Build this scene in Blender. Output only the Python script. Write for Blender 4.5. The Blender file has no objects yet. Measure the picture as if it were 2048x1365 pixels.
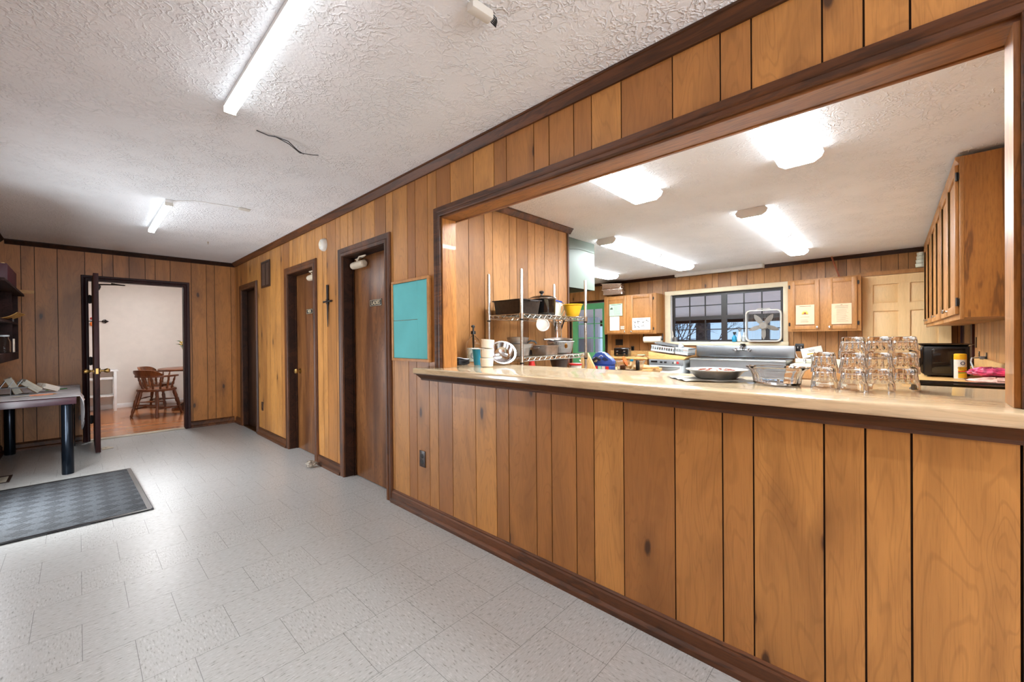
import bpy, bmesh, math, random
from mathutils import Vector, Matrix, Euler
random.seed(7)
S = bpy.context.scene
COL = S.collection
PI = math.pi

# ------------------------------------------------------------------ camera
def cam_axes(yaw, pitch, roll):
    f = Vector((math.sin(yaw)*math.cos(pitch), math.cos(yaw)*math.cos(pitch), math.sin(pitch)))
    r = Vector((math.cos(yaw), -math.sin(yaw), 0)); u = r.cross(f)
    return r*math.cos(roll)+u*math.sin(roll), -r*math.sin(roll)+u*math.cos(roll), f
R_, U_, F_ = cam_axes(math.radians(46.88), math.radians(-0.319), math.radians(-0.513))
cd = bpy.data.cameras.new('camera'); cam = bpy.data.objects.new('camera', cd); COL.objects.link(cam)
cam.matrix_world = Matrix(((R_.x, U_.x, -F_.x, 0), (R_.y, U_.y, -F_.y, 0), (R_.z, U_.z, -F_.z, 1.254), (0, 0, 0, 1)))
cd.sensor_width = 36; cd.sensor_fit = 'HORIZONTAL'; cd.lens = 811.5/2048*36
cd.clip_start = 0.02; cd.clip_end = 200
S.camera = cam

# ------------------------------------------------------------------ world, exposure
W = bpy.data.worlds.new('sky'); S.world = W; W.use_nodes = True
nt = W.node_tree; nt.nodes.clear()
wo = nt.nodes.new('ShaderNodeOutputWorld'); bg = nt.nodes.new('ShaderNodeBackground')
tc = nt.nodes.new('ShaderNodeTexCoord'); sp = nt.nodes.new('ShaderNodeSeparateXYZ'); cr = nt.nodes.new('ShaderNodeValToRGB')
nt.links.new(tc.outputs['Generated'], sp.inputs[0]); nt.links.new(sp.outputs['Z'], cr.inputs[0])
cr.color_ramp.elements[0].position = 0.0; cr.color_ramp.elements[0].color = (0.50, 0.72, 1.0, 1)
cr.color_ramp.elements[1].position = 0.25; cr.color_ramp.elements[1].color = (0.32, 0.56, 1.0, 1)
nt.links.new(cr.outputs[0], bg.inputs[0]); bg.inputs[1].default_value = 1.0
sd = bpy.data.lights.new('sun', 'SUN'); sd.energy = 3.2; sd.angle = .02; so = bpy.data.objects.new('sun', sd); COL.objects.link(so); so.rotation_euler = (0, math.radians(50), math.radians(20))
nt.links.new(bg.outputs[0], wo.inputs[0])
S.view_settings.view_transform = 'Standard'; S.view_settings.look = 'None'
S.view_settings.exposure = 0.18; S.view_settings.gamma = 1.0; S.view_settings.use_curve_mapping = False
S.cycles.use_denoising = True
S.cycles.max_bounces = 14; S.cycles.transmission_bounces = 14; S.cycles.transparent_max_bounces = 16
S.cycles.caustics_reflective = False; S.cycles.caustics_refractive = False
S.cycles.sample_clamp_indirect = 6
HALL_LAMP = 66.0; HALL_SIDE = 5.5; KITCHEN_LAMP = 66.0; KITCHEN_SIDE = 6.5; DINING_LAMP = 105.0
def daylight_lamp(name, loc, rot, w, h, power, rgb):
    """area lamp standing for daylight at an unseen window or glazed door"""
    d = bpy.data.lights.new(name, 'AREA'); d.shape = 'RECTANGLE'; d.size = w; d.size_y = h; d.energy = power; d.color = rgb
    o = bpy.data.objects.new(name, d); COL.objects.link(o); o.location = loc; o.rotation_euler = rot
daylight_lamp('front_fill_lamp', (.5, -2.95, 1.5), (PI/2, 0, 0), 1.85, 1.2, 118, (.87, .935, 1.0))  # fill lamp added behind the camera to even out the hall's light
daylight_lamp('entry_door_daylight', (-.60, 4.65, .85), (0, -PI/2, 0), 1.2, .8, 58, (.9, .95, 1.0))

# ------------------------------------------------------------------ materials
MATS = {}
class NT:
    def __init__(s, name):
        s.m = bpy.data.materials.new(name); s.m.use_nodes = True; s.t = s.m.node_tree; s.t.nodes.clear()
        s.o = s.t.nodes.new('ShaderNodeOutputMaterial'); s.b = s.t.nodes.new('ShaderNodeBsdfPrincipled')
        s.t.links.new(s.b.outputs[0], s.o.inputs[0]); MATS[name] = s.m
    def n(s, typ, **kw):
        x = s.t.nodes.new('ShaderNode'+typ)
        for k, v in kw.items(): setattr(x, k, v)
        return x
    def L(s, a, b): s.t.links.new(a, b)
    def setp(s, **kw):
        for k, v in kw.items():
            s.b.inputs[k.replace('_', ' ')].default_value = v
    def coord(s, scale=(1, 1, 1), loc=(0, 0, 0), kind='Object', rot=(0, 0, 0)):
        c = s.n('TexCoord'); m = s.n('Mapping'); s.L(c.outputs[kind], m.inputs[0])
        m.inputs['Scale'].default_value = scale; m.inputs['Location'].default_value = loc; m.inputs['Rotation'].default_value = rot
        return m.outputs[0]
    def noise(s, vec, scale=5, detail=3, rough=.5, dist=0, typ=None):
        x = s.n('TexNoise'); s.L(vec, x.inputs['Vector'])
        if typ: x.noise_type = typ
        x.inputs['Scale'].default_value = scale; x.inputs['Detail'].default_value = detail
        x.inputs['Roughness'].default_value = rough; x.inputs['Distortion'].default_value = dist
        return x.outputs[0]
    def ramp(s, fac, stops):
        x = s.n('ValToRGB'); s.L(fac, x.inputs[0]); e = x.color_ramp.elements
        while len(e) < len(stops): e.new(0.5)
        for i, (p, c) in enumerate(stops):
            e[i].position = p; e[i].color = (*c, 1) if len(c) == 3 else c
        return x.outputs[0]
    def mix(s, fac, a, b, mode='MIX'):
        x = s.n('Mix', data_type='RGBA', blend_type=mode)
        for i, v in ((0, fac), (6, a), (7, b)):
            if isinstance(v, (int, float)): x.inputs[i].default_value = v
            elif isinstance(v, tuple): x.inputs[i].default_value = (*v, 1)
            else: s.L(v, x.inputs[i])
        return x.outputs[2]
    def math(s, op, a, b=0.0, c=None):
        x = s.n('Math', operation=op)
        for i, v in enumerate((a, b, c)):
            if v is None: continue
            if isinstance(v, (int, float)): x.inputs[i].default_value = v
            else: s.L(v, x.inputs[i])
        return x.outputs[0]
    def bump(s, h, strength=.3, dist=.002):
        x = s.n('Bump'); x.inputs['Strength'].default_value = strength; x.inputs['Distance'].default_value = dist
        s.L(h, x.inputs['Height']); s.L(x.outputs[0], s.b.inputs['Normal'])
    def base(s, sock): s.L(sock, s.b.inputs['Base Color'])

def lin(r, g, b):
    f = lambda c: (c/255/12.92) if c/255 <= .04045 else ((c/255+.055)/1.055)**2.4
    return (f(r), f(g), f(b))

def simple(name, rgb, rough=.5, metal=0., var=.06, scale=8., bumps=0., spec=None, trans=0., coat=0.):
    k = NT(name); c = lin(*rgb); v = k.coord()
    n = k.noise(v, scale, 4, .6)
    d = tuple(max(0, x*(1-var*2)) for x in c); l = tuple(min(1, x*(1+var)) for x in c)
    k.base(k.ramp(n, [(.3, d), (.7, l)]))
    k.setp(Roughness=rough, Metallic=metal)
    if spec is not None: k.b.inputs['Specular IOR Level'].default_value = spec
    if coat: k.b.inputs['Coat Weight'].default_value = coat
    if bumps: k.bump(k.noise(v, scale*6, 3, .6), bumps, .003)
    return k.m

def panelwood(name, light, dark, rough=.42):
    """prefinished birch panelling: one tone per plank (face attribute), flame grain, knots"""
    k = NT(name); at = k.n('Attribute', attribute_name='tone'); tone = at.outputs['Fac']
    off = k.n('CombineXYZ'); t57 = k.math('MULTIPLY', tone, 57.3); k.L(t57, off.inputs[0]); k.L(t57, off.inputs[2])
    base = k.n('TexCoord').outputs['Object']
    add = k.n('VectorMath', operation='ADD'); k.L(base, add.inputs[0]); k.L(off.outputs[0], add.inputs[1])
    def m(sc):
        x = k.n('Mapping'); k.L(add.outputs[0], x.inputs[0]); x.inputs['Scale'].default_value = sc; return x.outputs[0]
    c0 = k.mix(tone, lin(*dark), lin(*light))
    big = k.noise(m((5, 5, 1.1)), 1.0, 4, .62, .9)
    c1 = k.mix(k.math('MULTIPLY', k.ramp(big, [(.42, (0, 0, 0)), (.72, (1, 1, 1))]), .62), c0, tuple(x*.55 for x in lin(*dark)))
    fig = k.noise(m((7, 7, 1.3)), 1.0, 2, .5, .6)
    band = k.math('SINE', k.math('MULTIPLY', fig, 95.0))
    c2 = k.mix(k.math('MULTIPLY', k.ramp(band, [(.55, (0, 0, 0)), (1, (1, 1, 1))]), .19), c1, tuple(x*.45 for x in lin(*dark)))
    pore = k.noise(m((260, 260, 9)), 1.0, 3, .6)
    c3 = k.mix(k.math('MULTIPLY', k.ramp(pore, [(.5, (0, 0, 0)), (.75, (1, 1, 1))]), .3), c2, tuple(x*.45 for x in lin(*dark)))
    vo = k.n('TexVoronoi', voronoi_dimensions='2D'); vo.inputs['Scale'].default_value = 1.0
    s3 = k.n('SeparateXYZ'); k.L(m((4.6, 4.6, 1.9)), s3.inputs[0]); c2_ = k.n('CombineXYZ')
    k.L(k.math('ADD', s3.outputs['X'], s3.outputs['Y']), c2_.inputs[0]); k.L(s3.outputs['Z'], c2_.inputs[1]); k.L(c2_.outputs[0], vo.inputs['Vector'])
    sepc = k.n('SeparateColor'); k.L(vo.outputs['Color'], sepc.inputs[0])
    wob = k.math('MULTIPLY', k.noise(m((40, 40, 20)), 1.0, 2), .05)
    dd = k.math('ADD', vo.outputs['Distance'], wob)
    knot = k.math('MULTIPLY', k.ramp(dd, [(.07, (1, 1, 1)), (.105, (0, 0, 0))]), k.math('GREATER_THAN', sepc.outputs[0], .70))
    halo = k.math('MULTIPLY', k.ramp(dd, [(.07, (1, 1, 1)), (.30, (0, 0, 0))]), k.math('GREATER_THAN', sepc.outputs[0], .70))
    c4 = k.mix(k.math('MULTIPLY', halo, .55), c3, tuple(x*.4 for x in lin(*dark)))
    c5 = k.mix(k.math('MULTIPLY', knot, .85), c4, lin(52, 28, 16))
    k.base(c5); k.setp(Roughness=rough); k.bump(pore, .08, .001)
    return k.m

def wood(name, light, dark, rough=.4, axis='z', ring=30., streak=1.0, fig=.5, bands=True, coat=0., sk=.45):
    k = NT(name)
    sc = {'z': (1, 1, .12), 'x': (.12, 1, 1), 'y': (1, .12, 1)}[axis]
    v = k.coord(tuple(x*6 for x in sc)); f1 = k.noise(v, 1.0, 4, .6, .8)
    v2 = k.coord(tuple(x*150*streak for x in sc)); f2 = k.noise(v2, 1.0, 3, .6)
    c = k.ramp(f1, [(.3, lin(*dark)), (.68, lin(*light))])
    if bands:
        b = k.math('SINE', k.math('MULTIPLY', f1, ring*2.2))
        c = k.mix(k.math('MULTIPLY', k.ramp(b, [(.4, (0, 0, 0)), (1, (1, 1, 1))]), fig), c, tuple(x*.6 for x in lin(*dark)))
    c = k.mix(k.math('MULTIPLY', k.ramp(f2, [(.45, (0, 0, 0)), (.75, (1, 1, 1))]), sk), c, tuple(x*.5 for x in lin(*dark)))
    k.base(c); k.setp(Roughness=rough)
    if coat: k.b.inputs['Coat Weight'].default_value = coat
    k.bump(f2, .06, .001)
    return k.m

def emit(name, rgb, strength):
    k = NT(name); e = k.n('Emission'); e.inputs[0].default_value = (*rgb, 1); e.inputs[1].default_value = strength
    k.L(e.outputs[0], k.o.inputs[0]); return k.m

def glass(name, rgb=(1, 1, 1), rough=0.0, ior=1.46):
    k = NT(name); k.setp(Roughness=rough, IOR=ior); k.b.inputs['Transmission Weight'].default_value = 1.0
    k.b.inputs['Base Color'].default_value = (*rgb, 1); return k.m

def pane(name, tint=(1, 1, 1), refl=.08):
    k = NT(name); tr = k.n('BsdfTransparent'); tr.inputs[0].default_value = (*tint, 1)
    gl = k.n('BsdfGlossy'); gl.inputs['Roughness'].default_value = .02
    fr = k.n('Fresnel'); fr.inputs[0].default_value = 1.45; mx = k.n('MixShader')
    k.L(fr.outputs[0], mx.inputs[0]); k.L(tr.outputs[0], mx.inputs[1]); k.L(gl.outputs[0], mx.inputs[2]); k.L(mx.outputs[0], k.o.inputs[0])
    return k.m

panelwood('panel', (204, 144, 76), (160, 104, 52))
panelwood('panel_shaded', (182, 118, 54), (148, 92, 40))  # darker copy of panel; the back wall's dimmer light is in the colour
panelwood('panel_kitchen', (184, 132, 78), (150, 102, 56))
simple('groove', (38, 22, 12), .8)
wood('trim', (114, 66, 30), (54, 29, 12), .5, 'y', 22)
wood('trim_z', (114, 66, 30), (54, 29, 12), .5, 'z', 22)
wood('trim_x', (114, 66, 30), (54, 29, 12), .5, 'x', 22)
wood('trim_dark', (64, 36, 20), (32, 16, 10), .5, 'y', 20)
wood('black_cherry', (62, 28, 26), (34, 14, 16), .48, 'z', 20)
wood('jamb', (190, 130, 66), (136, 84, 40), .36, 'z', 40, coat=.2)
wood('soffit', (150, 96, 50), (98, 58, 28), .4, 'y', 40)
wood('door_walnut', (150, 98, 54), (82, 46, 24), .34, 'z', 60, 1.4, .45)
wood('door_dark', (64, 38, 22), (36, 20, 13), .35, 'z', 30)
wood('oak', (180, 126, 70), (150, 100, 50), .45, 'z', 40, 1.0, .2)
wood('oak_side', (176, 116, 50), (124, 74, 26), .45, 'z', 16, .7, .85)
wood('pine', (242, 208, 154), (230, 192, 136), .5, 'z', 40, .5, .10, sk=.14)
wood('butcher', (226, 184, 120), (198, 148, 86), .3, 'y', 50)
wood('board_pale', (236, 206, 150), (216, 178, 118), .5, 'z', 50)
wood('laminate', (230, 208, 172), (214, 186, 146), .14, 'y', 30, .6, .25, coat=.3)
wood('laminate_pale', (236, 216, 176), (222, 198, 152), .35, 'x', 30, .6, .2)
wood('walnut_desk', (74, 44, 52), (46, 26, 36), .3, 'x', 30)
wood('shelf_dark', (52, 26, 22), (28, 13, 12), .7, 'y', 30)
wood('chair_wood', (140, 82, 46), (82, 42, 22), .3, 'z', 40)
wood('dark_board', (70, 42, 26), (40, 22, 14), .4, 'y', 30)

for n_ in ('black_cherry', 'trim_dark', 'dark_board', 'shelf_dark'):
    for q in MATS[n_].node_tree.nodes:
        if q.type == 'BSDF_PRINCIPLED': q.inputs['Specular IOR Level'].default_value = .22

# ceiling: slap-brush plaster
k = NT('ceiling'); v = k.coord()
cell = k.n('TexVoronoi', feature='DISTANCE_TO_EDGE'); cell.inputs['Scale'].default_value = 17
wv = k.n('TexNoise'); k.L(v, wv.inputs['Vector']); wv.inputs['Scale'].default_value = 13; wv.inputs['Detail'].default_value = 3
av = k.n('VectorMath', operation='SCALE'); k.L(wv.outputs['Color'], av.inputs[0]); av.inputs['Scale'].default_value = .22
ad = k.n('VectorMath', operation='ADD'); k.L(v, ad.inputs[0]); k.L(av.outputs[0], ad.inputs[1]); k.L(ad.outputs[0], cell.inputs['Vector'])
ridge = k.ramp(cell.outputs['Distance'], [(0, (1, 1, 1)), (.16, (0, 0, 0))])
patch = k.ramp(k.noise(v, 4.2, 3, .6), [(.36, (0, 0, 0)), (.58, (1, 1, 1))])
fine = k.noise(v, 46, 4, .65, .6)
h = k.math('ADD', k.math('MULTIPLY', ridge, patch), k.math('MULTIPLY', fine, .55))
k.base(k.ramp(k.noise(v, 3, 3), [(.3, lin(238, 240, 242)), (.7, lin(244, 246, 248))])); k.setp(Roughness=.75); k.bump(h, .6, .008)

# vinyl composition tile, running bond, streaks turned tile by tile
k = NT('vinyl_tile'); v = k.coord((1, 1, 1), (-.3025, -.192, 0))
def brick(c1, c2, mort, msize):
    b = k.n('TexBrick'); k.L(v, b.inputs['Vector']); b.offset = .5; b.offset_frequency = 2; b.squash = 1
    b.inputs['Scale'].default_value = 1; b.inputs['Brick Width'].default_value = .305; b.inputs['Row Height'].default_value = .305
    b.inputs['Mortar Size'].default_value = msize; b.inputs['Mortar Smooth'].default_value = 0; b.inputs['Bias'].default_value = 0
    for i, c in (('Color1', c1), ('Color2', c2), ('Mortar', mort)): b.inputs[i].default_value = (*c, 1)
    return b
rnd = brick((0, 0, 0), (1, 1, 1), (.5, .5, .5), 0)
turn = k.math('GREATER_THAN', rnd.outputs['Color'], .5)
sA = k.noise(k.coord((36, 150, 1)), 1, 3, .6); sB = k.noise(k.coord((150, 36, 1)), 1, 3, .6)
def spk(s): return k.ramp(s, [(.30, lin(126, 124, 118)), (.42, lin(180, 181, 178)), (.60, lin(187, 188, 186)), (.72, lin(212, 212, 210))])
c = k.mix(turn, spk(sA), spk(sB))
c = k.mix(k.math('MULTIPLY', rnd.outputs['Color'], .08), c, lin(184, 182, 176))
mb_ = brick((0, 0, 0), (0, 0, 0), (1, 1, 1), .0011)
k.base(k.mix(k.math('MULTIPLY', mb_.outputs['Color'], .62), c, lin(60, 58, 54)))
k.setp(Roughness=.33); k.bump(k.noise(k.coord(), 5, 2), .05, .004)

# dining room strip floor
k = NT('strip_floor'); v = k.coord((1, 1, 1))
b = k.n('TexBrick'); k.L(v, b.inputs['Vector']); b.inputs['Scale'].default_value = 1; b.inputs['Brick Width'].default_value = .9; b.inputs['Row Height'].default_value = .085
b.inputs['Mortar Size'].default_value = .0015; b.inputs['Color1'].default_value = (*lin(196, 132, 84), 1); b.inputs['Color2'].default_value = (*lin(160, 98, 58), 1); b.inputs['Mortar'].default_value = (*lin(84, 46, 26), 1)
k.base(k.mix(k.math('MULTIPLY', k.noise(k.coord((4, 60, 1)), 1, 3), .35), b.outputs['Color'], lin(150, 90, 54))); k.setp(Roughness=.16)

simple('kitchen_floor', (214, 212, 206), .3)
simple('white_wall', (226, 216, 206), .7, var=.02)
simple('white_paint', (238, 238, 236), .45, var=.02)
simple('cream_paint', (226, 212, 180), .45, var=.03)
simple('green_paint', (96, 172, 118), .35, var=.04)
simple('siding', (226, 226, 230), .6, var=.03)
simple('porch_paint', (232, 212, 200), .6, var=.03)
simple('black_plastic', (20, 20, 21), .3)
simple('black_frame', (34, 28, 26), .4)
simple('black_gloss', (14, 13, 13), .12, coat=.5)
simple('roaster', (40, 34, 31), .35, var=.3, scale=40)
simple('steel', (176, 178, 178), .32, 1.0, var=.06, scale=4)
simple('steel_satin', (158, 162, 166), .42, 1.0, var=.05, scale=3)
simple('hood_steel', (104, 116, 106), .55, 0., var=.03, scale=1.5)
simple('chrome', (210, 210, 212), .12, 1.0, var=.02)
simple('wire_chrome', (196, 196, 190), .25, 1.0, var=.03)
simple('aluminium', (190, 186, 182), .34, 1.0, var=.12, scale=20, bumps=.15)
simple('foil', (226, 206, 190), .22, 1.0, var=.08, scale=30, bumps=.6)
simple('brass', (176, 142, 84), .34, 1.0, var=.08)
simple('bronze', (120, 82, 34), .35, 1.0, var=.1)
simple('dark_metal', (44, 38, 36), .45, .6)
simple('beige_metal', (206, 190, 166), .45, 0.)
simple('brown_plastic', (52, 32, 22), .35)
simple('brown_grille', (96, 72, 58), .5)
simple('teal_paper', (100, 190, 192), .8, var=.05, scale=3)
simple('frame_oak', (186, 130, 72), .5, var=.12, scale=20)
simple('white_plastic', (218, 214, 204), .4, var=.02)
simple('cream_ceramic', (232, 226, 206), .4, var=.03)
simple('white_ceramic', (226, 230, 212), .3, var=.03)
simple('yellow_plastic', (232, 180, 36), .35, var=.05)
simple('blue_cup', (20, 138, 176), .45, var=.06)
simple('grey_plastic', (178, 184, 186), .5, var=.05)
simple('grey_dark', (110, 112, 114), .5, var=.05)
simple('navy', (32, 46, 84), .4)
simple('blue_pack', (52, 84, 168), .4, var=.15)
simple('orange_plastic', (226, 112, 26), .4)
simple('red_plastic', (204, 44, 40), .4)
simple('pink_bag', (220, 70, 110), .35, var=.5, scale=24, bumps=.8)
simple('peach_bag', (240, 186, 168), .4, var=.25, scale=24, bumps=.8)
simple('paper', (240, 232, 220), .8, var=.02)
simple('paper_peach', (228, 190, 156), .8, var=.02)
simple('paper_green', (176, 222, 178), .8, var=.03)
simple('ink', (70, 66, 62), .8)
simple('sun_yellow', (236, 186, 60), .8)
simple('kraft', (176, 136, 92), .8, var=.15)
simple('cloth_grey', (222, 218, 220), .9, var=.06, scale=14, bumps=.15)
simple('cloth_white', (216, 220, 228), .9, var=.04)
simple('cloth_black', (34, 34, 38), .9)
simple('steel_blue_leg', (28, 36, 46), .2, .7, var=.1)
simple('maroon', (66, 20, 34), .5)
simple('straw', (206, 158, 84), .7, var=.25, scale=40, bumps=.5)
simple('cable_dark', (48, 48, 50), .5)
simple('cable_white', (226, 224, 220), .5)
simple('brick_dark', (70, 66, 70), .8, var=.5, scale=18)
simple('bark', (70, 56, 52), .9)
simple('leaf', (62, 104, 44), .6, var=.3)
simple('petal', (232, 186, 60), .6, var=.2)
simple('fan_blade', (146, 138, 128), .6)
simple('fan_shell', (206, 202, 192), .4)
simple('wire_grey', (150, 152, 156), .4, .4)
simple('snow', (236, 240, 246), .8, var=.02)
simple('paper_wrap', (196, 192, 178), .8, var=.12)
simple('pie_pink', (226, 150, 140), .7, var=.25, scale=40)
simple('soap_label', (206, 220, 214), .6, var=.3, scale=30)
simple('terracotta', (150, 80, 48), .7)
simple('pencil_orange', (226, 150, 110), .6)
simple('pen_green', (58, 130, 52), .5)
simple('debris_paper', (176, 164, 148), .7, var=.3, scale=30)
simple('plate_beige', (190, 180, 160), .4, .3)
simple('dark_bowl', (54, 34, 24), .3)
emit('hall_tube', (.91, .955, 1), HALL_LAMP); emit('hall_tube_side', (.91, .955, 1), HALL_SIDE); emit('kitchen_tube', (.90, .955, 1), KITCHEN_LAMP); emit('kitchen_tube_side', (.90, .955, 1), KITCHEN_SIDE); emit('dining_lamp', (.98, .98, 1), DINING_LAMP)
glass('clear_glass', (1, 1, 1)); glass('bottle_clear', (.97, .97, .95), .02, 1.2); glass('tub_clear', (.93, .95, .97), .15, 1.15)
pane('window_glass'); 

# scraper mat: ribbed diamonds
k = NT('mat_rubber'); v = k.coord()
ck = k.n('TexChecker'); k.L(k.coord((1, 1, 1), (0, 0, 0), 'Object', (0, 0, PI/4)), ck.inputs['Vector']); ck.inputs['Scale'].default_value = 10.0
sx = k.n('SeparateXYZ'); k.L(v, sx.inputs[0])
st = k.math('GREATER_THAN', k.math('SINE', k.math('MULTIPLY', k.math('ADD', sx.outputs['Y'], k.math('MULTIPLY', sx.outputs['X'], .12)), 260.0)), .0)
g = k.math('MULTIPLY', ck.outputs['Fac'], st)
nz = k.noise(v, 160, 2)
k.base(k.mix(g, k.ramp(nz, [(.3, lin(58, 62, 66)), (.7, lin(84, 89, 94))]), lin(24, 26, 29))); k.setp(Roughness=.8)
k.bump(k.math('SUBTRACT', nz, k.math('MULTIPLY', g, 1.5)), .5, .004)
# perforated colander metal
k = NT('perforated'); v = k.coord((1, 1, 1))
sp_ = k.n('SeparateXYZ'); k.L(v, sp_.inputs[0])
an = k.math('MULTIPLY', k.math('ARCTAN2', sp_.outputs['Y'], sp_.outputs['X']), 7.5)
cb = k.n('CombineXYZ'); k.L(an, cb.inputs[0]); k.L(k.math('MULTIPLY', sp_.outputs['Z'], 75.0), cb.inputs[1])
vo = k.n('TexVoronoi', voronoi_dimensions='2D'); k.L(cb.outputs[0], vo.inputs['Vector']); vo.inputs['Scale'].default_value = 1; vo.inputs['Randomness'].default_value = 0
k.base(k.mix(k.math('LESS_THAN', vo.outputs['Distance'], .26), lin(186, 184, 182), lin(40, 36, 34))); k.setp(Roughness=.35, Metallic=.8)

# ------------------------------------------------------------------ mesh builder
class MB:
    def __init__(s):
        s.bm = bmesh.new(); s.tone = s.bm.faces.layers.float.new('tone')
        s.M = Matrix.Identity(4); s.t = 0.5; s.mi = 0
    def at(s, loc=(0, 0, 0), rot=(0, 0, 0)):
        s.M = Matrix.Translation(loc) @ Euler(rot).to_matrix().to_4x4(); return s
    def V(s, p): return s.bm.verts.new(s.M @ Vector(p))
    def F(s, vs, mi=None):
        try: f = s.bm.faces.new(vs)
        except ValueError: return None
        f.material_index = s.mi if mi is None else mi; f[s.tone] = s.t; return f
    def box(s, x0, x1, y0, y1, z0, z1, bev=0, mi=None, seg=2):
        c = [s.V((x, y, z)) for z in (z0, z1) for y in (y0, y1) for x in (x0, x1)]
        fs = [s.F([c[i] for i in q], mi) for q in ((0, 2, 3, 1), (4, 5, 7, 6), (0, 1, 5, 4), (2, 6, 7, 3), (0, 4, 6, 2), (1, 3, 7, 5))]
        if bev: s.bev({e for f in fs for e in f.edges}, bev, seg)
        return s
    def bev(s, edges, w, seg=2):
        bmesh.ops.bevel(s.bm, geom=list(edges), offset=w, segments=seg, profile=.5, affect='EDGES', clamp_overlap=True)
    def ring(s, c, u, w, r, n): return [s.V(c+u*(r*math.cos(2*PI*i/n))+w*(r*math.sin(2*PI*i/n))) for i in range(n)]
    def bridge(s, a, b):
        n = len(a)
        for i in range(n): s.F([a[i], a[(i+1) % n], b[(i+1) % n], b[i]])
    def cyl(s, p0, p1, r0, r1=None, n=16, cap=True):
        return s.turn(p0, p1, [(0, r0), (1, r0 if r1 is None else r1)], n, cap)
    def turn(s, p0, p1, prof, n=14, cap=True):
        """lathe along the segment p0-p1; prof = [(t, radius)]"""
        p0 = Vector(p0); p1 = Vector(p1); d = p1-p0; z = d.normalized()
        u = z.orthogonal().normalized(); w = z.cross(u); last = None; first = None
        for t, r in prof:
            rg = s.ring(p0+d*t, u, w, max(r, 1e-5), n)
            if last: s.bridge(last, rg)
            else: first = rg
            last = rg
        if cap: s.F(first[::-1]); s.F(last)
        return s
    def lathe(s, prof, n=28, c=(0, 0, 0), sx=1., sy=1., flute=0, fl=0.):
        c = Vector(c); last = None
        for r, z in prof:
            rg = []
            for i in range(n):
                a = 2*PI*i/n; rr = r
                if flute: rr = r*(1+fl*math.cos(flute*a))
                rg.append(s.V(c+Vector((rr*sx*math.cos(a), rr*sy*math.sin(a), z))))
            if last: s.bridge(last, rg)
            elif r > 1e-4: s.F(rg[::-1])
            last = rg
        if prof[-1][0] > 1e-4: s.F(last)
        return s
    def shell(s, prof, n=28, c=(0, 0, 0), sx=1., sy=1., flute=0, fl=0.):
        """open vessel: closed section outside-then-inside, ends on the axis"""
        c = Vector(c); last = None
        for r, z in prof:
            rg = [s.V(c+Vector((max(r, 1e-5)*(1+(fl*math.cos(flute*2*PI*i/n) if flute else 0))*sx*math.cos(2*PI*i/n), max(r, 1e-5)*(1+(fl*math.cos(flute*2*PI*i/n) if flute else 0))*sy*math.sin(2*PI*i/n), z))) for i in range(n)]
            if last: s.bridge(last, rg)
            last = rg
        return s
    def tube(s, pts, r, n=8, closed=False):
        pts = [Vector(p) for p in pts]; last = None; first = None; u = None
        m = len(pts)
        for i, p in enumerate(pts):
            if closed: d = (pts[(i+1) % m]-pts[i-1]).normalized()
            else: d = (pts[min(i+1, m-1)]-pts[max(i-1, 0)]).normalized()
            u = d.orthogonal().normalized() if u is None else (u-d*u.dot(d)).normalized()
            w = d.cross(u); rr = r[i] if isinstance(r, (list, tuple)) else r
            rg = s.ring(p, u, w, rr, n)
            if last: s.bridge(last, rg)
            else: first = rg
            last = rg
        if closed: s.bridge(last, first)
        else: s.F(first[::-1]); s.F(last)
        return s
    def prism(s, poly, z0, z1, bev=0, axis='z', seg=2, mi=None):
        def P(a, b, c): return {'z': (a, b, c), 'x': (c, a, b), 'y': (a, c, b)}[axis]
        A = [s.V(P(a, b, z0)) for a, b in poly]; B = [s.V(P(a, b, z1)) for a, b in poly]; n = len(poly)
        fs = [s.F(A[::-1], mi), s.F(B, mi)]+[s.F([A[i], A[(i+1) % n], B[(i+1) % n], B[i]], mi) for i in range(n)]
        if bev: s.bev({e for f in fs if f for e in f.edges}, bev, seg)
        return s
    def ball(s, c, r, sx=1, sy=1, sz=1, n=14, m=9):
        prof = [(math.sin(PI*i/m)*r, -math.cos(PI*i/m)*r*sz) for i in range(m+1)]
        c = Vector(c); last = None
        for q, z in prof:
            rg = [s.V(c+Vector((max(q, 1e-5)*sx*math.cos(2*PI*i/n), max(q, 1e-5)*sy*math.sin(2*PI*i/n), z))) for i in range(n)]
            if last: s.bridge(last, rg)
            last = rg
        return s
    def sheet(s, fn, nu, nv, th=.002):
        g = [[Vector(fn(i/nu, j/nv)) for j in range(nv+1)] for i in range(nu+1)]
        def nrm(i, j):
            a = g[min(i+1, nu)][j]-g[max(i-1, 0)][j]; b = g[i][min(j+1, nv)]-g[i][max(j-1, 0)]
            q = a.cross(b); return q.normalized() if q.length > 1e-9 else Vector((0, 0, 1))
        T = [[s.V(g[i][j]+nrm(i, j)*th/2) for j in range(nv+1)] for i in range(nu+1)]
        B = [[s.V(g[i][j]-nrm(i, j)*th/2) for j in range(nv+1)] for i in range(nu+1)]
        for i in range(nu):
            for j in range(nv):
                s.F([T[i][j], T[i+1][j], T[i+1][j+1], T[i][j+1]]); s.F([B[i][j], B[i][j+1], B[i+1][j+1], B[i+1][j]])
        for i in range(nu):
            s.F([T[i][0], B[i][0], B[i+1][0], T[i+1][0]]); s.F([T[i][nv], T[i+1][nv], B[i+1][nv], B[i][nv]])
        for j in range(nv):
            s.F([T[0][j], T[0][j+1], B[0][j+1], B[0][j]]); s.F([T[nu][j], B[nu][j], B[nu][j+1], T[nu][j+1]])
        return s
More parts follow.
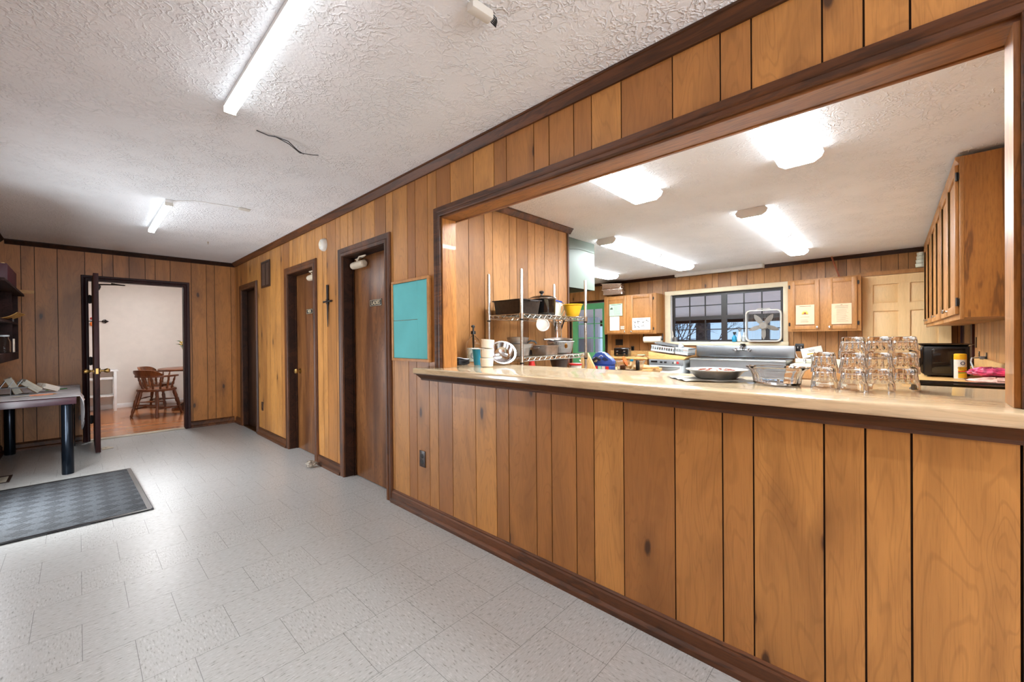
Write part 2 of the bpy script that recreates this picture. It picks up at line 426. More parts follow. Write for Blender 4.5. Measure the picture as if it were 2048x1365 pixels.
    def text(s, string, size, loc, rot, extrude=.0008):
        cu = bpy.data.curves.new('lettering', 'FONT'); cu.body = string; cu.size = size; cu.extrude = extrude
        cu.align_x = 'CENTER'; cu.align_y = 'CENTER'
        o = bpy.data.objects.new('lettering', cu); COL.objects.link(o)
        bpy.context.view_layer.update()
        me = bpy.data.meshes.new_from_object(o.evaluated_get(bpy.context.evaluated_depsgraph_get()))
        n0 = len(s.bm.verts); s.bm.from_mesh(me); s.bm.verts.ensure_lookup_table()
        X = s.M @ Matrix.Translation(loc) @ Euler(rot).to_matrix().to_4x4()
        for vv in s.bm.verts[n0:]: vv.co = X @ vv.co
        bpy.data.objects.remove(o); bpy.data.curves.remove(cu); bpy.data.meshes.remove(me)
        return s
    def build(s, name, mats, parent=None, loc=None, rot=None, flat=False, angle=38):
        bmesh.ops.remove_doubles(s.bm, verts=s.bm.verts, dist=1e-6)
        bmesh.ops.recalc_face_normals(s.bm, faces=s.bm.faces)
        me = bpy.data.meshes.new(name)
        if not flat:
            for f in s.bm.faces: f.smooth = True
        s.bm.to_mesh(me); s.bm.free()
        if not flat: me.set_sharp_from_angle(angle=math.radians(angle))
        if isinstance(mats, str): mats = [mats]
        for m in mats: me.materials.append(MATS[m])
        o = bpy.data.objects.new(name, me); COL.objects.link(o)
        if parent: o.parent = parent
        if loc: o.location = loc
        if rot: o.rotation_euler = rot
        return o

def tag(o, label, cat, group=None, kind=None):
    o['label'] = label
    if cat: o['category'] = cat
    if group: o['group'] = group
    if kind: o['kind'] = kind
    return o
def struct(o): o['kind'] = 'structure'; return o
def thing(name, label, cat, loc=(0, 0, 0), rotz=0, group=None, rot=None):
    o = bpy.data.objects.new(name, None); COL.objects.link(o); o.empty_display_size = .05
    o.location = loc; o.rotation_euler = rot if rot else (0, 0, rotz)
    return tag(o, label, cat, group)
def solo(name, mb, mats, label, cat, loc, rotz=0, group=None, rot=None, **kw):
    return tag(mb.build(name, mats, None, loc, rot or (0, 0, rotz), **kw), label, cat, group)
def copy_tree(o, loc=None, rot=None, label=None, parent=None):
    c = o.copy(); COL.objects.link(c)
    if parent: c.parent = parent
    if loc: c.location = loc
    if rot: c.rotation_euler = rot
    if label: c['label'] = label
    for ch in list(o.children): copy_tree(ch, parent=c)
    return c

# ------------------------------------------------------------------ the setting
XW, YB, XL, XK, YP, YR, ZC = 1.66, 7.42, -.62, 7.85, 2.58, -.66, 2.45
BAR = 1.062
PAT = [.203, .102, .152, .102, .152, .228, .178, .102]
def pattern(a, lo, hi):
    g = [a]; i = 0
    while g[-1] > lo: g.append(g[-1]-PAT[i % 8]); i += 1
    up = [a]; i = 7
    while up[-1] < hi: up.append(up[-1]+PAT[i % 8]); i -= 1
    return sorted(set([round(x, 4) for x in g+up]))
def panel_wall(name, axis, plane, out, thick, a0, a1, z1, grooves, openings, mat, back='panel_kitchen', z0=0.0):
    """grooved sheet panelling; axis = direction the wall runs along; openings = (a,b,zlo,zhi)"""
    mb = MB(); gap = .0028
    cuts = sorted({a0, a1, *[o for op in openings for o in op[:2] if a0 < o < a1]})
    gr = [g for g in grooves if a0 < g < a1]
    edges = sorted(set(gr+cuts)); rng = random.Random(name)
    def bx(p, q, za, zb, d0, d1, mi):
        lo, hi = sorted((plane-out*d0, plane-out*d1))
        if axis == 'y': mb.box(lo, hi, p, q, za, zb, mi=mi)
        else: mb.box(p, q, lo, hi, za, zb, mi=mi)
    tones = {}
    for p, q in zip(edges[:-1], edges[1:]):
        mid = (p+q)/2
        key = sum(1 for g in gr if g < mid)
        if key not in tones: tones[key] = rng.choice([rng.uniform(.75, 1), rng.uniform(.4, .9), rng.uniform(0, .45)])
        zr = [(z0, z1)]
        for a, b, zl, zh in openings:
            if a < mid < b:
                zr = [r for lo, hi in zr for r in ((lo, min(hi, zl)), (max(lo, zh), hi)) if r[1]-r[0] > .002]
        for za, zb in zr:
            mb.t = tones[key]
            bx(p+(gap if p in gr else 0), q-(gap if q in gr else 0), za, zb, 0, .005, 0)
            mb.t = .5
            bx(p, q, za, zb, .005, .012, 1); bx(p, q, za, zb, .012, thick, 2)
    o = mb.build(name, [mat, 'groove', back], flat=True); return struct(o)

G_MAIN = [2.801, 2.599, 2.497, 2.345, 2.244, 2.092, 1.866, 1.686, 1.586, 1.384, 1.282, 1.130, 1.030, .877, .649, .469, .366, .163, .061, -.041, -.244]
G_MAIN += pattern(2.801, 2.85, 8.0)[1:] + pattern(-.244, -3.2, -.25)
G_MAIN = sorted({round(g, 3) for g in G_MAIN if not (-.24 < g < 2.8 and all(abs(g-m) > .003 for m in G_MAIN[:21]))})
DOORS = [(6.33, 7.02, 0, 2.0), (4.33, 5.085, 0, 2.015), (2.905, 3.655, 0, 2.015)]
OPEN = (-.243, 2.19, 1.02, 2.072)
panel_wall('wall_right', 'y', XW, -1, .11, -3.0, YB, ZC, G_MAIN, DOORS+[OPEN], 'panel')
BACKG = [-.453, -.35, -.169, .062, .215, .317, .469, .628, .731, .891, 1.126, 1.302, 1.403, 1.608]
panel_wall('wall_back', 'x', YB, -1, .12, XL, XW+.11, ZC, BACKG, [(.085, 1.04, 0, 2.045)], 'panel_shaded', 'white_wall')
panel_wall('wall_left', 'y', XL, 1, .12, -3.0, YB, ZC, pattern(5.0, -3.2, 7.6), [(4.15, 5.15, 0, 2.06)], 'panel_shaded', 'panel_shaded')
panel_wall('wall_front', 'x', -3.0, 1, .12, XL-.12, XW+.11, ZC, pattern(0, -.8, 1.8), [(-.45, 1.45, .85, 2.1)], 'panel', 'panel')
panel_wall('wall_partition', 'x', YP, -1, .1, XW+.11, 3.65, ZC, [2.06, 2.236, 2.414, 2.516, 2.729, 2.832, 2.991, 3.097, 3.248, 3.486], [], 'panel_kitchen')
panel_wall('wall_kitchen_left', 'y', 3.65, 1, .1, YP+.1, 6.0, ZC, pattern(4.0, 2.6, 6.0), [], 'panel_kitchen')
panel_wall('wall_kitchen_end', 'x', 6.0, -1, .1, 3.65, XK+.12, ZC, pattern(5.0, 3.6, 8), [], 'panel_kitchen')
panel_wall('wall_kitchen_back', 'y', XK, -1, .14, YR, 6.0, ZC, pattern(1.05, -.7, 6.1), [(1.29, 3.13, 1.165, 2.065), (4.56, 5.44, 0, 2.04)], 'panel_kitchen')
panel_wall('wall_kitchen_right', 'x', YR, 1, .12, XW+.11, XK+.14, ZC, pattern(6.0, 1.7, 8.0), [(6.75, 7.7, .95, 2.05)], 'panel_kitchen')

struct(MB().box(XL-.12, XW+.11, -3.12, YB+.02, -.08, 0).build('floor', 'vinyl_tile', flat=True))
struct(MB().box(XW+.11, XK+.14, YR-.12, 6.1, -.08, 0).build('floor_kitchen', 'kitchen_floor', flat=True))
struct(MB().box(-2.2, 3.2, YB+.02, 10.84, -.08, .004).build('floor_dining', 'strip_floor', flat=True))
struct(MB().box(XL-.12, XW+.11, -3.12, YB+.12, ZC, ZC+.08).build('ceiling', 'ceiling', flat=True))
struct(MB().box(XW+.11, XK+.14, YR-.12, 6.1, ZC, ZC+.08).build('ceiling_kitchen', 'ceiling', flat=True))
struct(MB().box(-2.2, 3.2, YB+.12, 10.84, ZC, ZC+.08).build('ceiling_dining', 'ceiling', flat=True))
struct(MB().box(-2.2, 3.2, 10.72, 10.84, 0, ZC).build('wall_dining_back', 'white_wall', flat=True))
struct(MB().box(-2.2, -2.08, YB+.12, 10.72, 0, ZC).build('wall_dining_left', 'white_wall', flat=True))
struct(MB().box(3.08, 3.2, YB+.12, 10.72, 0, ZC).build('wall_dining_right', 'white_wall', flat=True))
struct(MB().box(-2.2, XL, YB+.02, YB+.12, 0, ZC).box(XW+.11, 3.2, YB+.02, YB+.12, 0, ZC).build('wall_dining_front', 'white_wall', flat=True))
struct(MB().box(-2.08, 3.08, 10.70, 10.72, .004, .09, .004).build('baseboard_dining', 'white_paint'))

# mouldings: profile (distance from wall, z) swept along a run
CROWN = [(0, ZC-.055), (.012, ZC-.055), (.016, ZC-.045), (.03, ZC-.03), (.042, ZC-.012), (.05, ZC-.01), (.05, ZC-.001), (0, ZC-.001)]
BASE = [(0, 0), (.028, 0), (.028, .022), (.02, .032), (.014, .035), (.014, .075), (.008, .082), (.010, .09), (0, .097)]
def mould(name, prof, axis, plane, out, runs, mat):
    mb = MB()
    for a0, a1 in runs:
        if axis == 'y': mb.prism([(plane+out*(d+.0005), z) for d, z in prof], a0, a1, axis='y')
        else: mb.prism([(plane+out*(d+.0005), z) for d, z in prof], a0, a1, axis='x')
    return struct(mb.build(name, mat, angle=25))
mould('trim_1', CROWN, 'y', XW, -1, [(-2.99, YB-.05)], 'trim')
mould('trim_2', CROWN, 'x', YB, -1, [(XL+.05, XW-.002)], 'trim_dark')
mould('trim_3', CROWN, 'x', YP, -1, [(XW+.112, 3.70)], 'trim')
mould('trim_4', CROWN, 'y', XK, -1, [(YR+.002, 5.99)], 'trim_dark')
mould('trim_5', CROWN, 'y', XL, 1, [(-2.99, YB-.002)], 'trim_dark')
mould('baseboard_right', BASE, 'y', XW, -1, [(-2.99, 2.83), (3.735, 4.255), (5.165, 6.25), (7.10, YB-.03)], 'trim')
mould('baseboard_back', BASE, 'x', YB, -1, [(XL+.03, .02), (1.10, XW-.03)], 'trim')
mould('baseboard_left', BASE, 'y', XL, 1, [(-2.99, 4.06), (5.24, YB-.03)], 'trim')
struct(MB().box(3.64, 3.665, YP-.012, YP+.1, .001, ZC-.056).build('trim_6', 'trim_z'))

# pass-through opening: casing, jambs, soffit
CP = [(0, 0), (.016, 0), (.02, .006), (.02, .022), (.013, .03), (.017, .04), (.02, .05), (.022, .062), (.012, .068), (0, .068)]
def casing(mb, y0, y1, zt, zb=0.0, plane=XW, out=-1, w=.068, axis='y', extra=.0):
    """moulded casing round an opening on a wall plane (three sides, mitred)"""
    sc = w/.068
    def ringpts(q, d):
        return [(y0-q*sc, zb), (y0-q*sc, zt+q*sc), (y1+q*sc, zt+q*sc), (y1+q*sc, zb)]
    rows = []
    for d, q in CP:
        row = []
        for a, z in ringpts(q, d):
            pl = plane+out*(d+.0005)
            row.append(mb.V((pl, a, z) if axis == 'y' else (a, pl, z)))
        rows.append(row)
    n = len(rows)
    for i in range(n):
        for j in range(3): mb.F([rows[i][j], rows[i][j+1], rows[(i+1) % n][j+1], rows[(i+1) % n][j]])
    mb.F([r[0] for r in rows]); mb.F([r[3] for r in rows])
    return mb
struct(casing(MB(), -.243, 2.19, 2.072, BAR+.001, w=.064).build('trim_7', 'trim', angle=25))
o = MB().box(XW-.001, XW+.112, 2.178, 2.1895, BAR+.001, 2.06).build('trim_8', 'jamb'); struct(o)
struct(MB().box(XW-.001, XW+.112, -.2425, -.231, BAR+.001, 2.06).build('trim_9', 'jamb'))
struct(MB().box(XW-.001, XW+.112, -.2425, 2.1895, 2.06, 2.0715).box(XW+.114, XW+.13, -.30, 2.25, 2.055, 2.12, .003).build('trim_10', 'soffit'))
# moulding under the bar
CR2 = [(0, .97), (.018, .97), (.022, .982), (.03, .988), (.045, 1.0), (.06, 1.012), (.078, 1.018), (.078, 1.0225), (0, 1.0225)]
mould('trim_11', CR2, 'y', XW, -1, [(-2.99, 2.415)], 'trim')

# bar top: one laminate slab with a rounded nose, reaching through the opening into the alcove
mb = MB()
mb.prism([(1.55, -2.99), (1.655, -2.99), (1.655, -.229), (1.775, -.229), (1.775, -.64), (2.20, -.64), (2.20, 2.57), (1.775, 2.57), (1.775, 2.176), (1.655, 2.176), (1.655, 2.385), (1.55, 2.385)], 1.024, BAR, .009, seg=3)
bar = solo('bar_top', mb, 'laminate', 'long pale wood-grain serving bar top running through the pass-through opening', 'counter', (0, 0, 0))

# ------------------------------------------------------------------ doors of the hall
def recess(name, y0, y1, zt, mat_case, mat_jamb, mat_leaf, depth=.085):
    root = bpy.data.objects.new(name, None); COL.objects.link(root); root['kind'] = 'structure'
    casing(MB(), y0, y1, zt, 0.0, w=.075).build('casing', mat_case, root, angle=25)
    mb = MB().box(XW-.002, XW+.11, y0-.02, y0+.006, .001, zt).box(XW-.002, XW+.11, y1-.006, y1+.02, .001, zt).box(XW-.002, XW+.11, y0, y1, zt-.006, zt+.02)
    mb.box(XW+depth-.014, XW+depth-.002, y1-.02, y1-.006, .001, zt-.006); mb.build('jamb', mat_jamb, root)
    leaf = MB().box(XW+depth, XW+depth+.04, y0+.008, y1-.008, .006, zt-.01, .002).build('leaf', mat_leaf, root)
    return root, leaf
d1, l1 = recess('door_1', 6.33, 7.02, 2.0, 'trim_z', 'trim_dark', 'door_dark', .06)
MB().box(XW-.01, XW+.06, 6.337, 7.013, .001, .012, .003).build('threshold', 'bronze', d1)
d2, l2 = recess('door_2', 4.33, 5.085, 2.015, 'trim_z', 'trim_dark', 'door_walnut', .085)
d3, l3 = recess('door_3', 2.905, 3.655, 2.015, 'trim_z', 'trim_dark', 'door_walnut', .09)
# brass knob of the MEN door
mb = MB(); mb.turn((XW+.085, 4.98, .905), (XW+.02, 4.98, .905), [(0, .03), (.1, .03), (.14, .012), (.45, .011), (.55, .024), (.8, .03), (1, .02)], 18); mb.build('knob', 'brass', d2)
# signs
def door_sign(word, yc, zc, x, w, h, parent):
    p = MB().box(x-.004, x, yc-w/2, yc+w/2, zc-h/2, zc+h/2, .0008).build('sign_plate', 'black_plastic', parent)
    p['label'] = 'black sign with pale lettering'
    m = MB(); t = .0025
    for a, b, c, d in ((-w/2+.004, w/2-.004, h/2-.004-t, h/2-.004), (-w/2+.004, w/2-.004, -h/2+.004, -h/2+.004+t), (-w/2+.004, -w/2+.004+t, -h/2+.004, h/2-.004), (w/2-.004-t, w/2-.004, -h/2+.004, h/2-.004)):
        m.box(x-.005, x-.0042, yc+a, yc+b, zc+c, zc+d)
    m.text(word, h*.82, (x-.0048, yc, zc-.001), (PI/2, 0, -PI/2)); m.build('lettering', 'cream_paint', p)
door_sign('LADIES', 3.235, 1.575, XW+.0895, .20, .058, d3)
door_sign('MEN', 4.68, 1.575, XW+.0845, .175, .055, d2)
# door closers
def closer(root, yb, ye, z, x, far):
    s = 1 if ye > yb else -1
    m = MB().at((0, 0, 0)); m.turn((x-.03, yb, z), (x-.03, yb+s*.23, z), [(0, .02), (.04, .03), (.3, .033), (.7, .033), (.96, .03), (1, .02)], 14)
    m.box(x-.03, x-.001, min(yb, yb+s*.23)+.02, max(yb, yb+s*.23)-.02, z-.025, z+.025, .004)
    c = m.build('closer', 'beige_metal', root)
    a = MB(); a.cyl((x-.03, yb+s*.1, z+.03), (x-.03, yb+s*.1, z+.052), .012); a.tube([(x-.03, yb+s*.1, z+.046), (x-.075, ye-s*.08, z+.05), (x-.06, ye, z+.054)], .007, 6)
    a.tube([(x-.06, ye, z+.054), (x-.03, yb+s*.2, z+.058), (x-.012, yb+s*.02, z+.06)], .006, 6); a.build('closer_arm', 'beige_metal', c)
closer(d3, 3.60, 3.30, 1.93, XW+.09, True)
closer(d2, 4.62, 4.40, 1.93, XW+.085, True)
# open black door to the dining room
d4 = bpy.data.objects.new('door_4', None); COL.objects.link(d4); d4['kind'] = 'structure'
m = casing(MB(), .085, 1.04, 2.045, 0.0, YB, -1, .06, 'x')
m.box(.066, .09, YB-.002, YB+.12, .001, 2.045).box(1.035, 1.06, YB-.002, YB+.12, .001, 2.045).box(.066, 1.06, YB-.002, YB+.12, 2.04, 2.06); m.build('casing', 'black_cherry', d4, angle=25)
MB().box(.09, 1.035, YB-.005, YB+.11, .001, .011, .003).build('threshold', 'plate_beige', d4)
lf = MB().box(.117, .16, 6.53, 7.40, .012, 2.035, .002).build('leaf', 'black_cherry', d4)
m = MB()
for z in (.28, 1.02, 1.80): m.box(.088, .118, 7.385, 7.41, z-.05, z+.05, .002).cyl((.1, 7.38, z-.055), (.1, 7.38, z+.055), .008, n=10)
m.build('hinge', 'dark_metal', lf)
for s_ in (-1, 1):
    x0 = .117 if s_ < 0 else .16
    MB().turn((x0, 6.60, .93), (x0+s_*.085, 6.60, .93), [(0, .032), (.08, .032), (.12, .013), (.35, .012), (.5, .02), (.72, .028), (.9, .024), (1, .012)], 16).build('knob', 'brass', lf)
MB().box(.128, .149, 6.527, 6.531, .90, .96).build('latch_plate', 'brass', lf)
m = MB(); m.turn((.162, 7.0, 1.93), (.162, 7.25, 1.93), [(0, .02), (.05, .03), (.95, .03), (1, .02)], 14); m.tube([(.17, 7.1, 1.965), (.33, 7.2, 1.985), (.42, 7.36, 2.0), (.30, 7.43, 2.02)], .008, 6); m.build('closer', 'dark_metal', lf)
MB().box(.12, .156, 6.535, 6.575, .001, .06, .006).build('door_holder', 'grey_dark', lf)
# glazed entry door on the left wall by the mat, and an added window behind the camera
d7 = bpy.data.objects.new('door_5', None); COL.objects.link(d7); d7['kind'] = 'structure'
MB().box(XL-.08, XL-.03, 4.155, 4.25, .002, 2.055).box(XL-.08, XL-.03, 5.05, 5.145, .002, 2.055).box(XL-.08, XL-.03, 4.25, 5.05, 1.94, 2.055).box(XL-.08, XL-.03, 4.25, 5.05, .002, .25).build('leaf', 'black_cherry', d7)
MB().box(XL-.058, XL-.052, 4.25, 5.05, .25, 1.94).build('pane', 'window_glass', d7)
w3 = bpy.data.objects.new('window_3', None); COL.objects.link(w3); w3['kind'] = 'structure'  # unseen window, put in to let sky light into the hall
MB().box(-.448, -.39, -3.09, -3.03, .852, 2.098).box(1.39, 1.448, -3.09, -3.03, .852, 2.098).box(-.39, 1.39, -3.09, -3.03, 2.04, 2.098).box(-.39, 1.39, -3.09, -3.03, .852, .91).box(.47, .53, -3.09, -3.03, .91, 2.04).build('frame', 'white_paint', w3)
MB().box(-.39, 1.39, -3.064, -3.058, .91, 2.04).build('pane', 'window_glass', w3)

# ------------------------------------------------------------------ hall lights
def strip_light(y0, y1, x, label):
    t = thing('ceiling_strip_light', label, 'ceiling light', (x, (y0+y1)/2, ZC-.05), 0, 'slim strip lights along the hall ceiling')
    h = (y1-y0)/2
    MB().box(-.024, .024, -h, h, .022, .049, .003).build('housing', 'white_paint', t)
    MB().prism([(-.026, .022), (-.024, .002), (.024, .002), (.026, .022)], -h+.012, h-.012, axis='y').box(-.018, .018, -h+.012, h-.012, -.002, .0015, mi=1).build('diffuser', ['hall_tube_side', 'hall_tube'], t)
    for s_ in (-1, 1): MB().box(-.027, .027, min(s_*h, s_*(h-.012)), max(s_*h, s_*(h-.012)), -.005, .024, .002).build('end_cap', 'white_plastic', t)
    return t
strip_light(1.21, 2.43, .53, 'lit slim white strip light nearest the camera on textured ceiling')
t2 = strip_light(4.42, 5.64, .53, 'lit slim white strip light farther down the hall, wired to a junction block')
strip_light(-2.0, -.78, .53, 'unseen slim white strip light added over the hall behind the camera')  # extra lamp added out of view to brighten the hall
m = MB(); m.tube([(.55, 4.43, 2.443), (.67, 4.314, 2.446), (.783, 4.271, 2.443), (.9, 4.258, 2.446), (1.0, 4.251, 2.446)], .003, 6)
solo('ceiling_cable', m, 'cable_white', 'thin cable clipped across ceiling from the farther strip light', 'cable', (0, 0, 0))
solo('junction_block', MB().box(-.045, .045, -.016, .016, -.018, 0, .005), 'white_plastic', 'small white connector block on ceiling at end of thin cable', 'connector', (1.03, 4.255, ZC-.001), .1)
m = MB(); m.tube([(.70, 2.62, 2.446), (.765, 2.632, 2.444), (.80, 2.622, 2.446), (.86, 2.605, 2.435), (.93, 2.655, 2.42), (.976, 2.691, 2.425)], .0028, 6)
m.tube([(.79, 2.62, 2.446), (.87, 2.625, 2.43), (.95, 2.68, 2.42), (1.02, 2.665, 2.425), (1.052, 2.653, 2.43)], .0025, 6)
solo('loose_wires', m, 'cable_dark', 'two loose dark wires dangling from ceiling past the nearest strip light', 'wire', (0, 0, 0))
t = thing('ceiling_socket', 'white plastic plug block on ceiling near top edge with bare dark wires', 'connector', (1.0, 1.075, ZC), -.1)
MB().box(-.05, .045, -.02, .02, -.035, -.001, .007).build('body', 'white_plastic', t)
m = MB()
for i in range(5): m.tube([(.045, -.012+.006*i, -.012), (.06, -.014+.007*i, -.02), (.066+.003*i, -.01+.005*i, -.03)], .0025, 6)
m.build('bare_wire', 'cable_dark', t)
m = MB(); m.tube([(.8, 1.1, 2.447), (.88, 1.092, 2.445), (.955, 1.08, 2.44)], .0025, 6)
solo('supply_cable', m, 'cable_white', 'thin white cable on ceiling leading to the plug block', 'cable', (0, 0, 0))
m = MB(); m.cyl((0, 0, 0), (0, 0, -.004), .008); m.tube([(0, 0, -.003), (0, .006, -.02), (.004, .014, -.022), (.004, .018, -.012)], .002, 6)
solo('ceiling_hook', m, 'brass', 'tiny brass hook screwed into ceiling near the far corner', 'hook', (1.074, 5.995, ZC-.001))

# ------------------------------------------------------------------ things on the hall walls
t = thing('wall_vent', 'brown metal vent grille high on panelled wall between two doors', 'vent', (XW, 5.88, 2.115))
MB().box(-.014, -.001, -.17, .17, .145, .168).box(-.014, -.001, -.17, .17, -.168, -.145).box(-.014, -.001, -.17, -.147, -.145, .145).box(-.014, -.001, .147, .17, -.145, .145).box(-.013, -.001, -.006, .006, -.145, .145).build('frame', 'brown_plastic', t)
m = MB()
for i in range(26):
    y = -.14+i*.0112
    m.box(-.009, -.003, y, y+.005, -.145, .145)
m.box(-.002, -.001, -.147, .147, -.145, .145); m.build('grille', 'brown_grille', t)
t = thing('smoke_alarm', 'round white smoke alarm high on panelling between the two washroom doors', 'smoke alarm', (XW, 4.06, 2.19))
MB().turn((-.001, 0, 0), (-.045, 0, 0), [(0, .062), (.3, .062), (.55, .058), (.85, .05), (1, .035)], 28).build('body', 'white_plastic', t)
MB().turn((-.0452, 0, 0), (-.049, 0, 0), [(0, .03), (1, .026)], 20).build('cover', 'cream_ceramic', t)
t = thing('wall_cross', 'slender dark metal cross hung on panelling between the washroom doors', 'cross', (XW, 3.982, 1.6))
MB().turn((-.012, 0, -.215), (-.012, 0, .19), [(0, .003), (.2, .007), (.5, .009), (.56, .011), (.75, .011), (.95, .012), (1, .012)], 8).build('upright', 'dark_metal', t)
MB().turn((-.014, -.085, .03), (-.014, .085, .03), [(0, .011), (.2, .009), (.5, .008), (.8, .009), (1, .011)], 8).build('crossbar', 'dark_metal', t)
m = MB()
for i in range(4): m.tube([(-.012+.016*math.cos(a*PI/4), .016*math.sin(a*PI/4), .012+.012*i) for a in range(8)], .003, 5, True)
m.build('binding', 'dark_metal', t)
t = thing('pin_board', 'oak-framed notice board covered in teal paper beside the serving bar', 'notice board', (XW, 2.545, 1.395))
hw, hh = .24, .298
MB().box(-.03, -.001, -hw, hw, hh-.02, hh, .002).box(-.03, -.001, -hw, hw, -hh, -hh+.02, .002).box(-.03, -.001, -hw, -hw+.018, -hh+.02, hh-.02, .002).box(-.03, -.001, hw-.018, hw, -hh+.02, hh-.02, .002).build('frame', 'frame_oak', t)
MB().box(-.016, -.001, -hw+.018, hw-.018, -hh+.02, hh-.02).build('backing', 'kraft', t)
def shp(y0, y1, z0, z1, bow): return MB().sheet(lambda u, v: (-.0185-bow*(4*(u-.5)**2)*(.5+.5*v), y0+(y1-y0)*u, z0+(z1-z0)*v), 10, 4, .0012)
ps = -.10
shp(ps+.001, hw-.019, .004, hh-.021, .004).build('paper_sheet', 'teal_paper', t)
shp(ps+.001, hw-.019, -hh+.021, .001, .003).build('paper_sheet', 'teal_paper', t)
shp(-hw+.019, ps-.001, -hh+.021, hh-.021, .005).build('paper_sheet', 'teal_paper', t)
def outlet(name, loc, rotz, label, mat='brown_plastic', kind='outlet', w=.07, h=.115):
    """faces local -X"""
    t = thing(name, label, kind, loc, rotz)
    MB().box(-.006, -.0005, -w/2, w/2, -h/2, h/2, .003).build('cover_plate', mat, t)
    if kind == 'outlet':
        for s_ in (-1, 1):
            MB().turn((-.006, 0, s_*.02), (-.008, 0, s_*.02), [(0, .0165), (1, .0155)], 16).build('socket', 'black_gloss', t)
    return t
outlet('wall_outlet', (XW, 2.43, .408), 0, 'brown wall outlet low on panelling under the notice board')
outlet('wall_outlet', (XW, 6.10, .388), 0, 'dark wall outlet low on panelling beside the farthest dark door')
m = MB()
rng = random.Random(3)
m.ball((0, 0, .03), .045, 1.1, .9, .7, 14, 9)
for v_ in m.bm.verts: v_.co += Vector((rng.uniform(-.012, .012), rng.uniform(-.012, .012), rng.uniform(-.008, .012)))
for v_ in m.bm.verts: v_.co.z = max(v_.co.z, 0.001)
solo('crumpled_wrapper', m, 'debris_paper', 'crumpled greyish wrapper on floor against baseboard by washroom door', 'wrapper', (1.56, 4.19, 0))
solo('floor_plate', MB().prism([(-.05, -.05), (.055, -.02), (.02, .11), (-.04, .09)], .001, .008, .002).cyl((.0, .02, .008), (0, .02, .011), .014), 'plate_beige', 'small beige metal floor plate beside the open black door', 'floor plate', (.215, 6.76, 0), .1)
t = thing('floor_register', 'brown floor register grille near left wall by the black mat', 'vent', (-.505, 5.95, 0))
MB().box(-.065, .065, -.15, -.125, .001, .006, .001).box(-.065, .065, .125, .15, .001, .006, .001).box(-.065, -.045, -.125, .125, .001, .006).box(.045, .065, -.125, .125, .001, .006).build('frame', 'brown_plastic', t)
m = MB()
for i in range(12): m.box(-.045, .045, -.12+i*.02, -.11+i*.02, .0008, .004)
m.build('grille', 'plate_beige', t)
t = thing('door_mat', 'black ribbed rubber entrance mat on pale tile floor', 'mat', (0, 0, 0))
m = MB().prism([(-.56, 4.03), (.372, 4.03), (.338, 5.5), (-.56, 5.5)], .001, .009, .003); m.build('pile', 'mat_rubber', t)
m = MB()
for a, b in (((-.555, 4.045), (.355, 4.045)), ((.352, 4.05), (.322, 5.49)), ((.325, 5.485), (-.555, 5.485))):
    d = (Vector((*b, 0))-Vector((*a, 0))).normalized(); nn = Vector((-d.y, d.x, 0))*.014
    A = Vector((*a, 0)); B = Vector((*b, 0))
    m.prism([tuple((A-nn)[:2]), tuple((B-nn)[:2]), tuple((B+nn)[:2]), tuple((A+nn)[:2])], .0085, .0105, 0)
m.build('edging', 'black_plastic', t)

# ------------------------------------------------------------------ desk and wall shelf at the left
t = thing('writing_desk', 'dark purplish desk with fat round blue-black legs against the left wall', 'desk', (-.31, 6.54, 0))
MB().box(-.29, .29, -.83, .83, .668, .733, .004).build('desk_top', 'walnut_desk', t)
for lx, ly in ((.228, -.785), (-.23, -.785), (.228, .70), (-.23, .70)):
    MB().turn((lx, ly, .001), (lx, ly, .667), [(0, .040), (.01, .042), (.985, .042), (1, .036)], 22).build('leg', 'steel_blue_leg', t)
def cloth(u, v):
    x = -.60+.60*min(u/.78, 1); y = 5.76+1.60*v
    wv_ = .004*math.sin(9*v*PI)*math.sin(u*7)
    z = .7365+max(0, wv_)
    if u > .78:
        k_ = (u-.78)/.22
        drop = .05+.46*max(0, math.sin(max(0, v-.30)*PI/.75))**.5*(.85+.15*math.sin(v*19))
        x = -.008+.012+.02*k_+.012*math.sin(v*23)*k_; z = .7365-k_*drop
        y += .05*k_*math.sin(v*5)
    return (x, y, z)
solo('table_cloth', MB().sheet(cloth, 46, 40, .0025), 'cloth_grey', 'pale grey cloth over desk, one end hanging down beside open black door', 'tablecloth', (0, 0, 0))
# letter stand with rubber-banded papers
t = thing('letter_stand', 'grey desk organiser tray at near end of desk', 'desk organiser', (-.44, 6.35, .741))
MB().box(-.13, .09, -.1, .1, .0, .006).box(-.13, .09, -.1, .1, .07, .076).box(-.13, -.125, -.1, .1, .006, .07).box(-.02, -.015, -.1, .1, .006, .07).build('tray', 'grey_dark', t)
m = MB()
for i in range(3): m.at((-.09+.05*i, -.02+.02*i, .08), (0, .5, .1)).box(-.003, .003, -.07, .07, 0, .075)
m.at(); m.build('divider', 'grey_plastic', t)
rng = random.Random(5)
def bundle(name, label, loc, rot, n, mat, w, l, th):
    m = MB()
    for i in range(n):
        a = rng.uniform(-.06, .06); m.at((0, rng.uniform(-.006, .006), i*th*1.15), (0, 0, a)).box(-w/2, w/2, -l/2, l/2, 0, th, 0)
    m.at(); t = thing(name, label, 'papers', loc, 0, 'papers in and beside the desk organiser', rot)
    m.build('sheets', mat, t)
    MB().tube([(-w/2-.004, -l*.2, -.003), (w/2+.004, -l*.2, -.003), (w/2+.004, -l*.2, n*th*1.15+.003), (-w/2-.004, -l*.2, n*th*1.15+.003)], .0022, 5, True).build('band', 'kraft', t)
bundle('paper_bundle', 'bundle of cream papers leaning out of the desk organiser', (-.36, 6.38, .80), (.05, .75, .3), 8, 'paper_wrap', .15, .13, .006)
